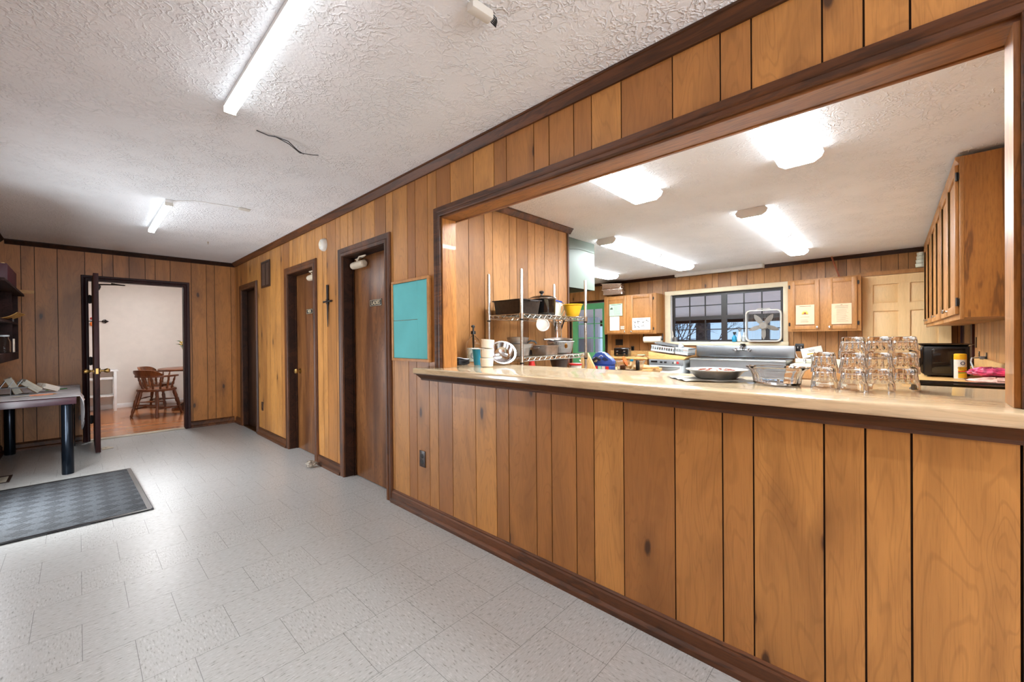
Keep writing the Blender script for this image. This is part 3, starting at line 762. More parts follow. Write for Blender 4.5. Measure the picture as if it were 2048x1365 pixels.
bundle('paper_bundle', 'bundle of cream papers slumped flat beside the desk organiser', (-.235, 6.46, .770), (.05, .42, .5), 7, 'paper', .12, .14, .006)
bundle('paper_bundle', 'upright wad of cream papers inside the desk organiser', (-.47, 6.36, .82), (0, 1.15, .1), 7, 'paper_wrap', .17, .12, .006)
m = MB(); m.turn((0, 0, .005), (.17, .05, .005), [(0, .002), (.06, .005), (.8, .005), (1, .004)], 8)
solo('green_pen', m, 'pen_green', 'green pen lying on the desk cloth', 'pen', (-.25, 6.62, .741), .2)
for i, (dx, dy, a, lb) in enumerate(((0, 0, .05, 'orange pencil on the desk cloth, nearest the desk edge'), (.005, .018, .02, 'orange pencil on the desk cloth, middle of three'), (.01, .036, 0, 'orange pencil on the desk cloth, farthest from the desk edge'))):
    t = thing('pencil', lb, 'pencil', (-.33+dx, 6.07+dy, .7455), a, 'orange pencils on the desk')
    MB().cyl((0, 0, 0), (.15, 0, 0), .0055, n=6).build('shaft', 'pencil_orange', t)
    MB().cyl((.15, 0, 0), (.168, 0, 0), .0055, .001, n=6).build('tip', 'kraft', t)
solo('paper_slip', MB().sheet(lambda u, v: (-.06+.1*u, -.05+.1*v, .001+.003*math.sin(3*u)), 6, 4, .0008), 'paper', 'white paper slip lying beside the orange pencils', 'paper', (-.37, 6.1, .7415), .3)

t = thing('wall_shelf', 'dark wooden cubby shelf hung on left wall above the desk', 'shelf', (XL, 5.6, 1.1))
MB().box(.002, .215, -.9, .68, 0, .07, .003).build('bottom_board', 'shelf_dark', t)
MB().box(.002, .215, -.9, .68, .33, .35).build('shelf_board', 'shelf_dark', t)
MB().box(.002, .255, -.86, .69, .615, .637, .003).build('top_board', 'shelf_dark', t)
MB().box(.002, .215, .66, .68, .07, .614).build('side_board', 'shelf_dark', t)
MB().box(.002, .215, -.9, -.88, .07, .614).build('side_board', 'shelf_dark', t)
MB().box(.002, .21, .22, .24, .07, .33).box(.002, .21, .22, .24, .35, .614).build('divider', 'shelf_dark', t)
MB().box(.0015, .008, -.88, .66, .07, .614).build('back_board', 'shelf_dark', t)
t = thing('wooden_crate', 'maroon box standing on top of the dark wall shelf', 'box', (-.50, 5.75, 1.738))
MB().box(-.1, .1, -.35, .35, 0, .18, .004).build('body', 'maroon', t)
MB().box(-.095, .095, -.34, .34, .18, .186, .001).build('lid', 'maroon', t)
for i, y in enumerate((5.83, 5.93, 6.04)):
    solo('wooden_peg', MB().turn((0, 0, 0), (0, 0, .055), [(0, .012), (.5, .012), (.7, .018), (1, .012)], 10), 'board_pale', ('pale wooden peg on the maroon box, nearest', 'pale wooden peg on the maroon box, middle', 'pale wooden peg on the maroon box, farthest')[i], 'peg', (-.46, y, 1.925), 0, 'wooden pegs on the maroon box')
m = MB(); m.sheet(lambda u, v: (-.13+.26*u, -.03+.06*v+.3*u, .02+.02*u+.035*v), 6, 2, .006)
solo('wood_slat', m, 'kraft', 'thin greyish slat sticking out past the wall shelf top', 'slat', (-.44, 6.18, 1.722))
m = MB()
m.sheet(lambda u, v: (-.11+.22*u+.04*v*(u-.5), -.2+.4*v, .02+.055*abs(2*u-1)**2+.01*math.sin(v*40)*.15), 12, 20, .006)
solo('straw_tray', m, 'straw', 'woven straw tray jutting from the upper cubby of wall shelf', 'tray', (-.475, 5.82, 1.452), 0)
solo('grey_cup', MB().shell([(0, 0), (.028, 0), (.031, .075), (.028, .075), (.025, .006), (0, .006)], 18), 'grey_dark', 'small grey cup in upper cubby of the wall shelf', 'cup', (-.45, 6.14, 1.4505))
t = thing('label_box', 'white-labelled carton in lower cubby of wall shelf', 'carton', (-.44, 5.98, 1.171))
MB().box(-.03, .03, -.05, .05, 0, .125, .002).build('body', 'paper', t)
m = MB(); m.box(-.031, -.0302, 0, 0, 0, 0)
for i in range(4): m.box(-.02, .02, -.0508, -.0502, .03+.02*i, .034+.02*i)
m.build('print', 'ink', t)
t = thing('glass_jar', 'clear glass jar in lower cubby of wall shelf near the frame edge', 'jar', (-.44, 5.62, 1.171))
MB().shell([(0, 0), (.035, 0), (.037, .01), (.037, .1), (.026, .125), (.026, .14), (.023, .14), (.023, .122), (.034, .098), (.034, .006), (0, .006)], 20).build('body', 'bottle_clear', t)
MB().cyl((0, 0, .141), (0, 0, .155), .028).build('lid', 'grey_plastic', t)

# ------------------------------------------------------------------ dining room beyond the black door
def captain_chair(name, label, loc, rotz):
    """local +Y is the front"""
    t = thing(name, label, 'chair', loc, rotz, 'captain chairs at the round dining table')
    LEG = [(0, .016), (.05, .022), (.14, .015), (.2, .024), (.3, .024), (.36, .014), (.42, .022), (.62, .027), (.7, .018), (.76, .024), (.9, .018), (1, .016)]
    m = MB(); pr = []
    for i in range(40):
        a = 2*PI*i/40; c_, s_ = math.cos(a), math.sin(a)
        pr.append((.245*math.copysign(abs(c_)**.7, c_), .225*math.copysign(abs(s_)**.7, s_)))
    m.prism(pr, .425, .462, .012); m.build('seat', 'chair_wood', t)
    for sx in (-1, 1):
        for sy in (-1, 1):
            MB().turn((sx*.235, sy*.225, .001), (sx*.17, sy*.15, .426), LEG, 12).build('leg', 'chair_wood', t)
    ST = [(0, .009), (.3, .012), (.5, .019), (.7, .012), (1, .009)]
    m = MB()
    for sx in (-1, 1): m.turn((sx*.214, -.205, .14), (sx*.214, .205, .14), ST, 10)
    m.turn((-.214, 0, .14), (.214, 0, .14), ST, 10); m.turn((-.2, -.19, .2), (.2, -.19, .2), ST, 10); m.build('stretcher', 'chair_wood', t)
    def arc(r, a): return (r*math.sin(a), -r*math.cos(a)*.92+.02)
    SP = [(0, .010), (.12, .016), (.2, .011), (.45, .019), (.6, .012), (.72, .017), (.85, .011), (1, .009)]
    for i in range(9):
        a = (-1+i/4)*1.85
        p = arc(.205, a); q = arc(.265, a)
        MB().turn((p[0], p[1], .46), (q[0], q[1], .665), SP, 10).build('spindle', 'chair_wood', t)
    m = MB(); n = 24
    rows = []
    for i in range(n+1):
        a = (-1+2*i/n)*2.05; w_ = .035 if i not in (0, n) else .025
        pin = arc(.272-w_, a); po = arc(.272+w_, a)
        rows.append([m.V((pin[0], pin[1], .662)), m.V((po[0], po[1], .662)), m.V((po[0], po[1], .69)), m.V((pin[0], pin[1], .69))])
    for A, B in zip(rows[:-1], rows[1:]):
        for j in range(4): m.F([A[j], A[(j+1) % 4], B[(j+1) % 4], B[j]])
    m.F(rows[0][::-1]); m.F(rows[-1]); m.build('arm_rail', 'chair_wood', t)
    m = MB(); rows = []
    for i in range(17):
        a = (-1+2*i/16)*.98; e = abs(-1+i/8); hh_ = .095*(1-e**4*.75)
        pin = arc(.262, a); po = arc(.30, a); tp = arc(.325, a); ti = arc(.285, a)
        rows.append([m.V((pin[0], pin[1], .69)), m.V((po[0], po[1], .69)), m.V((tp[0], tp[1], .69+hh_)), m.V((ti[0], ti[1], .69+hh_))])
    for A, B in zip(rows[:-1], rows[1:]):
        for j in range(4): m.F([A[j], A[(j+1) % 4], B[(j+1) % 4], B[j]])
    m.F(rows[0][::-1]); m.F(rows[-1]); m.build('crest_rail', 'chair_wood', t)
    return t
chA = captain_chair('captain_chair', 'turned-spindle wooden captain chair seen from behind through the doorway', (.90, 9.12, .004), -.92)
copy_tree(chA, (1.02, 10.22, .004), (0, 0, -2.1), 'wooden captain chair on far side of the round table, only its back rail showing')
t = thing('round_table', 'round wooden pedestal dining table beyond the black door', 'table', (1.58, 9.68, .004))
MB().lathe([(0, .725), (.58, .725), (.61, .735), (.615, .75), (.6, .76), (0, .76)], 48).build('table_top', 'chair_wood', t)
MB().lathe([(0, .09), (.11, .09), (.09, .16), (.06, .25), (.09, .4), (.075, .55), (.1, .66), (.16, .725), (0, .725)], 24).build('pedestal', 'chair_wood', t)
for i in range(4):
    a = i*PI/2+.35
    MB().at((0, 0, 0), (0, 0, a)).prism([(.05, .1), (.05, .2), (.2, .16), (.36, .06), (.45, .05), (.46, .001), (.3, .001), (.2, .06)], -.04, .04, .006, 'y').build('foot', 'chair_wood', t)
t = thing('flower_vase', 'vase of yellow flowers on dining table peeking past the door casing', 'flowers', (1.40, 9.72, .765))
MB().lathe([(0, 0), (.05, 0), (.07, .08), (.045, .2), (.05, .24), (0, .24)], 20).build('vase', 'cream_ceramic', t)
rng = random.Random(11); m = MB(); p = MB(); l = MB()
for i in range(14):
    a = rng.uniform(0, 2*PI); rr = rng.uniform(.04, .14); zz = rng.uniform(.36, .5)
    e = Vector((rr*math.cos(a), rr*math.sin(a), zz)); m.tube([(0, 0, .2), tuple(e*.6+Vector((0, 0, .08))), tuple(e)], .003, 5)
    if i % 2:
        for q in range(6): p.ball(e+Vector((.018*math.cos(q), .018*math.sin(q), .004*math.sin(q*2))), .014, 1, 1, .6, 8, 6)
    else:
        for q in range(3):
            b_ = a+q-1; d = Vector((math.cos(b_), math.sin(b_), .3))*.07; s2 = Vector((-math.sin(b_), math.cos(b_), 0))*.016
            l.sheet(lambda u, v: tuple(e+d*u+s2*(2*v-1)*math.sin(PI*(u*.92+.04))), 5, 2, .0015)
m.build('stem', 'leaf', t); p.build('blossom', 'petal', t); l.build('foliage', 'leaf', t)
t = thing('console_table', 'narrow white two-tier console table against the dining room wall', 'table', (.1, 10.47, .004))
MB().box(-.42, .39, -.19, .21, .72, .745, .003).build('table_top', 'white_paint', t)
MB().box(-.38, .35, -.16, .19, .27, .29).build('shelf', 'white_paint', t)
MB().box(-.36, .33, -.16, -.14, .58, .62).box(.33, .35, -.12, .17, .58, .62).build('rail', 'white_paint', t)
for lx in (-.395, .345):
    for ly in (-.175, .185): MB().box(lx-.02, lx+.02, ly-.02, ly+.02, .001, .72, .002).build('leg', 'white_paint', t)
t = thing('wall_ornament', 'dark metal rod ornament with spear tip on dining room wall', 'wall decoration', (.12, 10.70, 1.645))
MB().turn((-.25, 0, 0), (.19, 0, 0), [(0, .006), (1, .006)], 8).build('rod', 'dark_metal', t)
m = MB(); m.turn((.17, 0, 0), (.27, 0, 0), [(0, .007), (.25, .014), (.35, .009), (.5, .03), (.7, .022), (1, .002)], 8)
for s_ in (-1, 1): m.tube([(.18, 0, s_*.004), (.2, 0, s_*.028), (.225, 0, s_*.032), (.235, 0, s_*.02)], .005, 6)
m.build('spear_tip', 'dark_metal', t)
MB().ball((.045, -.004, .05), .02, 1, .4, 1).build('red_disc', 'red_plastic', t); MB().ball((.045, -.004, -.05), .028, .8, .4, 1.4).build('orange_disc', 'orange_plastic', t)
t = thing('added_ceiling_lamp', 'unseen round lit ceiling lamp added in the dining room above the doorway', 'ceiling light', (.9, 9.0, ZC))  # lamp put in out of sight to light the dining room
MB().lathe([(0, -.09), (.12, -.085), (.19, -.05), (.2, -.02), (0, -.02)], 28).build('shade', 'dining_lamp', t)
MB().cyl((0, 0, -.02), (0, 0, -.001), .21, n=28).build('base', 'white_paint', t)

# ------------------------------------------------------------------ kitchen shell: window, doors
t = bpy.data.objects.new('window_1', None); COL.objects.link(t); t['kind'] = 'structure'
y0, y1, z0, z1 = 1.29, 3.13, 1.165, 2.065
m = MB()
m.box(XK-.022, XK-.001, y0-.068, y0, z0-.055, z1+.075, .004).box(XK-.022, XK-.001, y1, y1+.105, z0-.055, z1+.075, .004).box(XK-.0225, XK-.001, y0-.068, y1+.105, z1, z1+.076, .004).box(XK-.03, XK-.001, y0-.075, y1+.11, z0-.065, z0-.001, .006)
m.build('casing', 'cream_paint', t)
MB().box(XK-.001, XK+.14, y0-.012, y0+.002, z0, z1).box(XK-.001, XK+.14, y1-.002, y1+.012, z0, z1).box(XK-.001, XK+.14, y0, y1, z1-.002, z1+.012).box(XK-.02, XK+.14, y0, y1, z0-.012, z0+.003).build('reveal', 'white_paint', t)
xf = XK+.075
for a, b in ((y0+.004, 2.20), (2.20, y1-.004)):
    fr = MB().box(xf, xf+.04, a, a+.045, z0+.004, z1-.004).box(xf, xf+.04, b-.045, b, z0+.004, z1-.004).box(xf, xf+.04, a+.045, b-.045, z1-.05, z1-.004).box(xf, xf+.04, a+.045, b-.045, z0+.004, z0+.04).box(xf-.006, xf+.04, a+.045, b-.045, 1.575, 1.64).build('sash', 'black_frame', t)
    m = MB(); w_ = (b-a-.09)/3
    for i in (1, 2): m.box(xf+.008, xf+.03, a+.045+w_*i-.009, a+.045+w_*i+.009, z0+.04, z1-.05)
    for z in (1.395, 1.84): m.box(xf+.008, xf+.03, a+.045, b-.045, z-.009, z+.009)
    m.build('muntin', 'black_frame', fr)
    MB().box(xf+.017, xf+.021, a+.045, b-.045, z0+.04, z1-.05).build('pane', 'window_glass', fr)
# green back door with nine-light window
t = bpy.data.objects.new('door_6', None); COL.objects.link(t); t['kind'] = 'structure'
casing(MB(), 4.56, 5.44, 2.04, 0, XK, -1, .05).build('casing', 'trim_dark', t)
xd = XK+.03
m = MB(); ga, gb, gz0, gz1 = 4.645, 5.30, .93, 1.90
m.box(xd, xd+.045, 4.565, ga, .01, 2.03).box(xd, xd+.045, gb, 5.435, .01, 2.03).box(xd, xd+.045, ga, gb, .01, gz0).box(xd, xd+.045, ga, gb, gz1, 2.03)
m.box(xd-.008, xd+.0, ga-.025, ga, gz0-.025, gz1+.025).box(xd-.008, xd, gb, gb+.025, gz0-.025, gz1+.025).box(xd-.008, xd, ga, gb, gz1, gz1+.025).box(xd-.008, xd, ga, gb, gz0-.025, gz0)
lf = m.build('leaf', 'green_paint', t); m = MB()
for i in (1, 2): m.box(xd-.004, xd+.03, ga+(gb-ga)*i/3-.009, ga+(gb-ga)*i/3+.009, gz0, gz1).box(xd-.004, xd+.03, ga, gb, gz0+(gz1-gz0)*i/3-.009, gz0+(gz1-gz0)*i/3+.009)
m.build('muntin', 'green_paint', lf); MB().box(xd+.012, xd+.016, ga, gb, gz0, gz1).build('pane', 'window_glass', lf)
# unfinished six-panel pine door
t = bpy.data.objects.new('door_7', None); COL.objects.link(t); t['kind'] = 'structure'
py0, py1, px = -.565, .312, XK-.10
m = MB()
cols = ((py0+.115, (py0+py1)/2-.055), ((py0+py1)/2+.055, py1-.115)); rws = ((.22, .80), (1.00, 1.60), (1.705, 1.975))
ys = [py0, cols[0][0], cols[0][1], cols[1][0], cols[1][1], py1]; zs = [.006, .22, .80, 1.00, 1.60, 1.705, 1.975, 2.10]
for i in range(5):
    for j in range(7):
        hole = i in (1, 3) and j in (1, 3, 5)
        if not hole: m.box(px, px+.035, ys[i], ys[i+1], zs[j], zs[j+1])
        else:
            a, b, c_, d_ = ys[i], ys[i+1], zs[j], zs[j+1]
            m.box(px+.024, px+.03, a, b, c_, d_); q = .05
            lo = [m.V((px+.023, a+.012, c_+.012)), m.V((px+.023, b-.012, c_+.012)), m.V((px+.023, b-.012, d_-.012)), m.V((px+.023, a+.012, d_-.012))]
            hi = [m.V((px+.004, a+q, c_+q)), m.V((px+.004, b-q, c_+q)), m.V((px+.004, b-q, d_-q)), m.V((px+.004, a+q, d_-q))]
            for n_ in range(4): m.F([lo[n_], lo[(n_+1) % 4], hi[(n_+1) % 4], hi[n_]])
            m.F(hi)
m.build('leaf', 'pine', t)
MB().box(px-.01, XK-.002, .3135, .3635, .002, 2.16).box(px+.036, XK-.002, py0-.01, .3135, .002, 2.12).box(px-.01, XK-.002, py0-.06, .3135, 2.105, 2.16).build('casing', 'oak', t)
# window on the side wall behind the oven
t = bpy.data.objects.new('window_2', None); COL.objects.link(t); t['kind'] = 'structure'
MB().box(6.69, 6.752, YR, YR+.02, .90, 2.1).box(7.695, 7.735, YR, YR+.02, .90, 2.1).box(6.69, 7.735, YR, YR+.02, 2.045, 2.1).box(6.69, 7.735, YR, YR+.02, .90, .952).box(7.2, 7.24, YR-.06, YR-.02, .952, 2.045).build('casing', 'black_cherry', t)
MB().box(6.752, 7.695, YR-.05, YR-.045, .952, 2.045).build('pane', 'window_glass', t)

# ------------------------------------------------------------------ outside
struct(MB().box(XK+.15, 40, -20, 30, -.9, -.8).build('ground', 'snow', flat=True))
m = MB().prism([(XK+.15, 2.42), (10.7, 1.72), (10.7, 1.80), (XK+.15, 2.50)], -4, 9, 0, 'y'); pc = solo('porch_roof', m, 'porch_paint', 'pale sloping porch ceiling seen through the upper window panes', 'roof', (0, 0, 0)); 
solo('porch_beam', MB().box(10.5, 10.7, -4, 9, 1.60, 1.735), 'dark_board', 'dark beam along outer edge of the porch roof', 'beam', (0, 0, 0))
solo('porch_column', MB().box(-.13, .13, -.13, .13, -.8, 1.595), 'brick_dark', 'dark brick column holding the porch roof, behind left window', 'column', (10.6, 3.42, 0))
solo('porch_column', MB().box(-.05, .05, -.05, .05, -.8, 1.595), 'black_frame', 'thin dark post holding the porch roof, behind the box fan', 'column', (10.6, 2.05, 0))
m = MB().box(10.2, 10.3, 6.15, 8.9, -.8, 1.9)
for i in range(14): m.box(10.19, 10.2, 6.2+.19*i, 6.215+.19*i, -.8, 1.9)
solo('shed_wall', m, 'siding', 'white board siding seen through the green door window', 'siding', (0, 0, 0))
solo('grey_bin', MB().box(-.3, .3, -.5, .5, -.8, 1.25, .03), 'grey_dark', 'grey box standing in front of the white siding outside', 'box', (9.7, 6.9, 0))
rng = random.Random(21); m = MB()
def branch(p, d, r, n):
    q = p+d; m.tube([tuple(p), tuple(p+d*.5+Vector((rng.uniform(-.04, .04), rng.uniform(-.04, .04), rng.uniform(-.03, .03)))), tuple(q)], [r, r*.85, r*.7], 5)
    if n:
        for i in range(3):
            e = d.copy(); e.rotate(Euler((rng.uniform(-.7, .7), rng.uniform(-.5, .5), rng.uniform(-.6, .6)))); branch(q, e*rng.uniform(.6, .9), r*.6, n-1)
for i in range(7):
    y = 5.0+i*.42; m.tube([(14.2, 6.2, -.8), (14.2, (y+6.2)/2, -.4), (14.2, y, .22)], .04, 6); branch(Vector((14.2+rng.uniform(-.6, .6), y, .2)), Vector((rng.uniform(-.1, .1), -.55+rng.uniform(-.15, .15), .7)), .03, 4)
solo('bare_tree', m, 'bark', 'bare branching shrub outside behind the left window', 'tree', (0, 0, 0))

# ------------------------------------------------------------------ kitchen cabinets (local: front faces -Y, width +X)
def cab_door(parent, x0, x1, z0, z1, knob_x, knob_z, hinge_x, mat='oak', arch=False):
    m = MB(); f = .058; d = .02
    m.box(x0, x0+f, -d, -.001, z0, z1, .003).box(x1-f, x1, -d, -.001, z0, z1, .003).box(x0+f, x1-f, -d, -.001, z1-f, z1, .003).box(x0+f, x1-f, -d, -.001, z0, z0+f, .003)
    m.box(x0+f-.004, x1-f+.004, -d+.013, -.002, z0+f-.004, z1-f+.004)
    dr = m.build('door', mat, parent)
    if knob_x is not None:
        MB().turn((knob_x, -d, knob_z), (knob_x, -d-.028, knob_z), [(0, .008), (.4, .006), (.6, .014), (.85, .016), (1, .009)], 14).build('knob', 'chrome', dr)
    h = MB()
    if hinge_x is not None:
        for z in (z0+.08, z1-.08): h.cyl((hinge_x, -.012, z-.028), (hinge_x, -.012, z+.028), .007, n=8).box(hinge_x-.012, hinge_x+.012, -.006, -.001, z-.022, z+.022)
        h.build('hinge', 'black_frame', dr)
    return dr
def cab_body(parent, w, d, h, rail=.04, name='body', mat='oak', side='oak'):
    m = MB()
    m.box(0, w, 0, .019, 0, h, .001)
    m.build('face_frame', mat, parent)
    m = MB().box(0.002, w-.002, .019, d, .012, h-.002, 0)
    m.build(name, side, parent)

RZF = -PI/2     # fronts looking towards -X
t = thing('wall_cabinet', 'oak two-door wall cabinet with posted papers, left of the kitchen window', 'cabinet', (7.52, 4.39, 1.325), RZF, 'oak wall cabinets')
cab_body(t, 1.115, .325, .78)
cab_door(t, .05, .50, .02, .76, .475, .05, None); cab_door(t, .59, 1.05, .02, .76, .615, .05, 1.062)
t = thing('wall_cabinet', 'oak two-door wall cabinet with two peach notices, right of the kitchen window', 'cabinet', (7.52, 1.177, 1.325), RZF, 'oak wall cabinets')
cab_body(t, .862, .325, .785)
cab_door(t, .035, .395, .03, .765, .37, .06, .022); cab_door(t, .49, .82, .03, .765, .515, .06, .834)
# run of tall wall cabinets on the side wall, fronts looking towards +Y
for i, (x0, x1, lb) in enumerate(((3.946, 5.10, 'nearest oak wall cabinet with plain end panel, beside the pass-through post'), (5.105, 6.25, 'oak wall cabinet in the middle of the side wall run above the oven'), (6.255, 7.55, 'farthest oak wall cabinet of the side wall run, next to the pine door'))):
    w = x1-x0
    t = thing('wall_cabinet', lb, 'cabinet', (x1, -.326, 1.356), PI, 'oak wall cabinets')
    cab_body(t, w, .332, 1.065, side='oak_side')
    hm = w/2
    cab_door(t, .03, hm-.01, .035, 1.02, hm-.035, .075, None)
    cab_door(t, hm+.01, w-.035, .035, 1.02, hm+.035, .075, w-.022)
    MB().prism([(-.002, 1.02), (-.02, 1.045), (-.02, 1.064), (.002, 1.064)], .001, w-.001, axis='x').build('crown_strip', 'oak', t)
# papers taped to cabinet doors
def notice(name, y0, y1, z0, z1, mat, label, draw, cat='notice', x=7.4945, tilt=0, group=None):
    t = thing(name, label, cat, (x, (y0+y1)/2, (z0+z1)/2), 0, group, (tilt, 0, 0))
    w, h = (y1-y0)/2, (z1-z0)/2
    MB().box(-.0012, 0, -w, w, -h, h).build('sheet', mat, t)
    m = MB(); draw(m, w, h)
    m.build('print', 'ink', t); return t
def lines(m, y0, y1, zs, th=.0016, jit=.3, seed=1):
    r = random.Random(seed)
    for z in zs: m.box(-.0018, -.0013, y0+r.random()*jit*(y1-y0)*.5, y1-r.random()*.02*(y1-y0), z-th, z+th)
def rng_z(a, b, n): return [a+(b-a)*i/(n-1) for i in range(n)]
def d_green(m, w, h):
    lines(m, -w*.8, w*.75, [h*.85], .004, 0); lines(m, -w*.8, w*.3, rng_z(h*.6, -h*.8, 9), .0015)
    m.prism([(.3*w+.02, .1*h), (.9*w, .1*h), (.8*w, .45*h), (.7*w, .3*h), (.6*w, .55*h), (.5*w, .3*h)], -.0018, -.0013, 0, 'x')
notice('notice_paper', 3.965, 4.255, 1.70, 1.945, 'paper_green', 'green notice taped on upper left oak cabinet door', d_green)
notice('notice_paper', 4.033, 4.247, 1.405, 1.69, 'paper', 'white page of text below the green notice', lambda m, w, h: (lines(m, -w*.7, w*.7, rng_z(h*.75, -h*.6, 11), .0012), lines(m, -w*.4, w*.4, [-h*.75], .002, 0)))
for z, lb in ((1.475, 'small white label on oak cabinet door, upper of two by the knob'), (1.44, 'small white label on oak cabinet door, lower of two by the knob')):
    notice('small_label', 3.925, 4.005, z-.013, z+.013, 'white_plastic', lb, lambda m, w, h: lines(m, -w*.8, w*.8, [h*.3, -h*.3], .0012, 0), 'label')
def d_pict(m, w, h):
    lines(m, -w*.95, w*.95, [h*.8], .003, 0); r = random.Random(4)
    for j in range(2):
        for i in range(4):
            cy, cz = w*.72-i*w*.48, h*.3-j*h*.75
            if j == 1 and i == 3: lines(m, cy-.03, cy+.03, [cz+.02, cz, cz-.02], .0015); continue
            for q in range(5):
                a, b = cy+r.uniform(-.022, .018), cz+r.uniform(-.026, .02); m.box(-.0018, -.0013, a, a+r.uniform(.008, .022), b, b+r.uniform(.006, .02))
            lines(m, cy-.026, cy+.026, [cz-.045], .0012)
notice('picture_chart', 3.38, 3.752, 1.407, 1.64, 'white_plastic', 'white chart of small drawings on oak cabinet door near the window', d_pict, 'chart')
t = notice('notice_paper', .843, 1.07, 1.43, 1.725, 'paper_peach', 'peach notice with a yellow sun emblem on oak cabinet door', lambda m, w, h: (lines(m, -w*.65, w*.65, [h*.85], .003, 0), lines(m, -w*.5, w*.5, [-h*.25, -h*.55, -h*.7, -h*.77], .0018, .5)))
m = MB()
for i in range(11):
    a = PI*i/10; m.prism([(.03*math.cos(a-.1), .03*math.sin(a-.1)+.02), (.052*math.cos(a), .052*math.sin(a)+.02), (.03*math.cos(a+.1), .03*math.sin(a+.1)+.02)], -.0019, -.0014, 0, 'x')
m.prism([(.036*math.cos(PI*i/12), .036*math.sin(PI*i/12)+.01) for i in range(13)], -.0019, -.0014, 0, 'x'); m.build('sun_emblem', 'sun_yellow', t)
MB().box(-.0022, -.0019, -.04, .04, .004, .012).prism([(.016*math.cos(PI*i/6), .016*math.sin(PI*i/6)+.02) for i in range(12)], -.0022, -.0019, 0, 'x').build('emblem_detail', 'terracotta', t)
notice('notice_paper', .415, .642, 1.424, 1.72, 'paper_peach', 'peach page of typed rules on oak cabinet door nearest the pine door', lambda m, w, h: (lines(m, -w*.1, w*.1, [h*.87], .003, 0), lines(m, -w*.65, w*.65, [h*.75, h*.6], .0022, 0), lines(m, -w*.7, w*.5, rng_z(h*.45, -h*.75, 14), .0012, .5)))
# foil pans on the left cabinet
def foil_pan(label, loc, rot):
    m = MB()
    P = lambda w, l, z: [m.V((a*w, b*l, z)) for a, b in ((-1, -1), (-.33, -1), (.33, -1), (1, -1), (1, -.33), (1, .33), (1, 1), (.33, 1), (-.33, 1), (-1, 1), (-1, .33), (-1, -.33))]
    rows = [P(.115, .17, 0), P(.145, .20, .10), P(.165, .22, .104), P(.165, .22, .112), P(.142, .197, .110), P(.112, .167, .004)]
    m.F(rows[0][::-1])
    for A, B in zip(rows[:-1], rows[1:]):
        for i in range(12): m.F([A[i], A[(i+1) % 12], B[(i+1) % 12], B[i]])
    m.F(rows[-1])
    for i in range(9):
        for sg in (-1, 1): m.box(-.11+.026*i, -.10+.026*i, sg*.186-.010, sg*.186+.010, .01, .097)
    return solo('foil_pan', m, 'foil', label, 'foil pan', loc, 0, 'stacked foil pans on the oak cabinet', rot)
foil_pan('crinkled foil pan on top of left oak cabinet, lower of two', (7.68, 4.25, 2.145), (0, .0, .25))
foil_pan('crinkled foil pan on top of left oak cabinet, upper of two', (7.67, 4.27, 2.263), (.05, 0, .25))
solo('wooden_dowel', MB().cyl((7.70, .655, 2.435), (7.64, .56, 2.118), .011, n=10), 'terracotta', 'reddish wooden stick leaning on panelling above the right oak cabinet', 'stick', (0, 0, 0))
m = MB()
for i in range(4): m.lathe([(.07-.006*i, .05*i), (.075-.006*i, .045+.05*i), (.03, .05+.05*i)], 14, (0, 0, 0), 1, .8)
solo('white_ornament', m, 'white_ceramic', 'white tiered ornament on ledge above the pine door', 'ornament', (7.72, -.29, 2.165))

# counters along the far wall
t = thing('base_cabinet', 'oak base cabinet with drawer under the toaster', 'cabinet', (7.22, 4.42, 0), RZF)
MB().box(0, 1.09, .02, .60, .09, .845).build('body', 'oak_side', t); MB().box(0, 1.09, 0, .019, .09, .845).box(0.01, 1.08, .06, .08, 0, .09).build('face_frame', 'oak', t)
for x0 in (.03, .56):
    d_ = MB().box(x0, x0+.50, -.019, -.001, .70, .82, .004).box(x0+.05, x0+.45, -.022, -.018, .725, .795, .003).build('drawer', 'oak', t)
    MB().turn((x0+.25, -.019, .76), (x0+.25, -.045, .76), [(0, .008), (.5, .006), (.8, .015), (1, .008)], 12).build('knob', 'chrome', d_)
    cab_door(t, x0, x0+.50, .11, .68, x0+.44, .62, None)
solo('worktop', MB().box(7.20, 7.848, 3.31, 4.42, .846, .882, .006).box(7.825, 7.848, 3.31, 4.42, .8815, .985, .004), 'butcher', 'pale wood-grain worktop carrying the black toaster', 'counter', (0, 0, 0))
t = thing('base_cabinet', 'oak base cabinet under the small hand sink right of the steel sink', 'cabinet', (7.32, 1.10, 0), RZF)
MB().box(0, .76, .02, .50, .09, .80).build('body', 'oak_side', t); MB().box(0, .76, 0, .019, .09, .80).box(.01, .75, .06, .08, 0, .09).build('face_frame', 'oak', t)
cab_door(t, .03, .36, .11, .60, .33, .55, None); cab_door(t, .40, .73, .11, .60, .43, .55, None)
for x0 in (.03, .40): MB().box(x0, x0+.33, -.019, -.001, .63, .77, .004).build('drawer', 'oak', t)
t = thing('hand_sink', 'small white hand sink with short backsplash right of the steel sink', 'sink', (7.30, .72, .801))
MB().box(0, .52, -.39, .40, .0, .035, .006).box(.46, .52, -.39, .40, .036, .10, .004).build('basin_top', 'cream_ceramic', t)
MB().box(.08, .40, -.22, .20, .0355, .038).build('bowl_rim', 'white_ceramic', t)
m = MB(); m.tube([(.42, .18, .036), (.42, .18, .12), (.40, .18, .15), (.34, .18, .155), (.30, .18, .13)], .011, 8)
for s_ in (-1, 1): m.turn((.42, .18+s_*.09, .036), (.42, .18+s_*.09, .09), [(0, .02), (.4, .012), (.7, .02), (1, .016)], 10)
m.build('faucet', 'chrome', t)
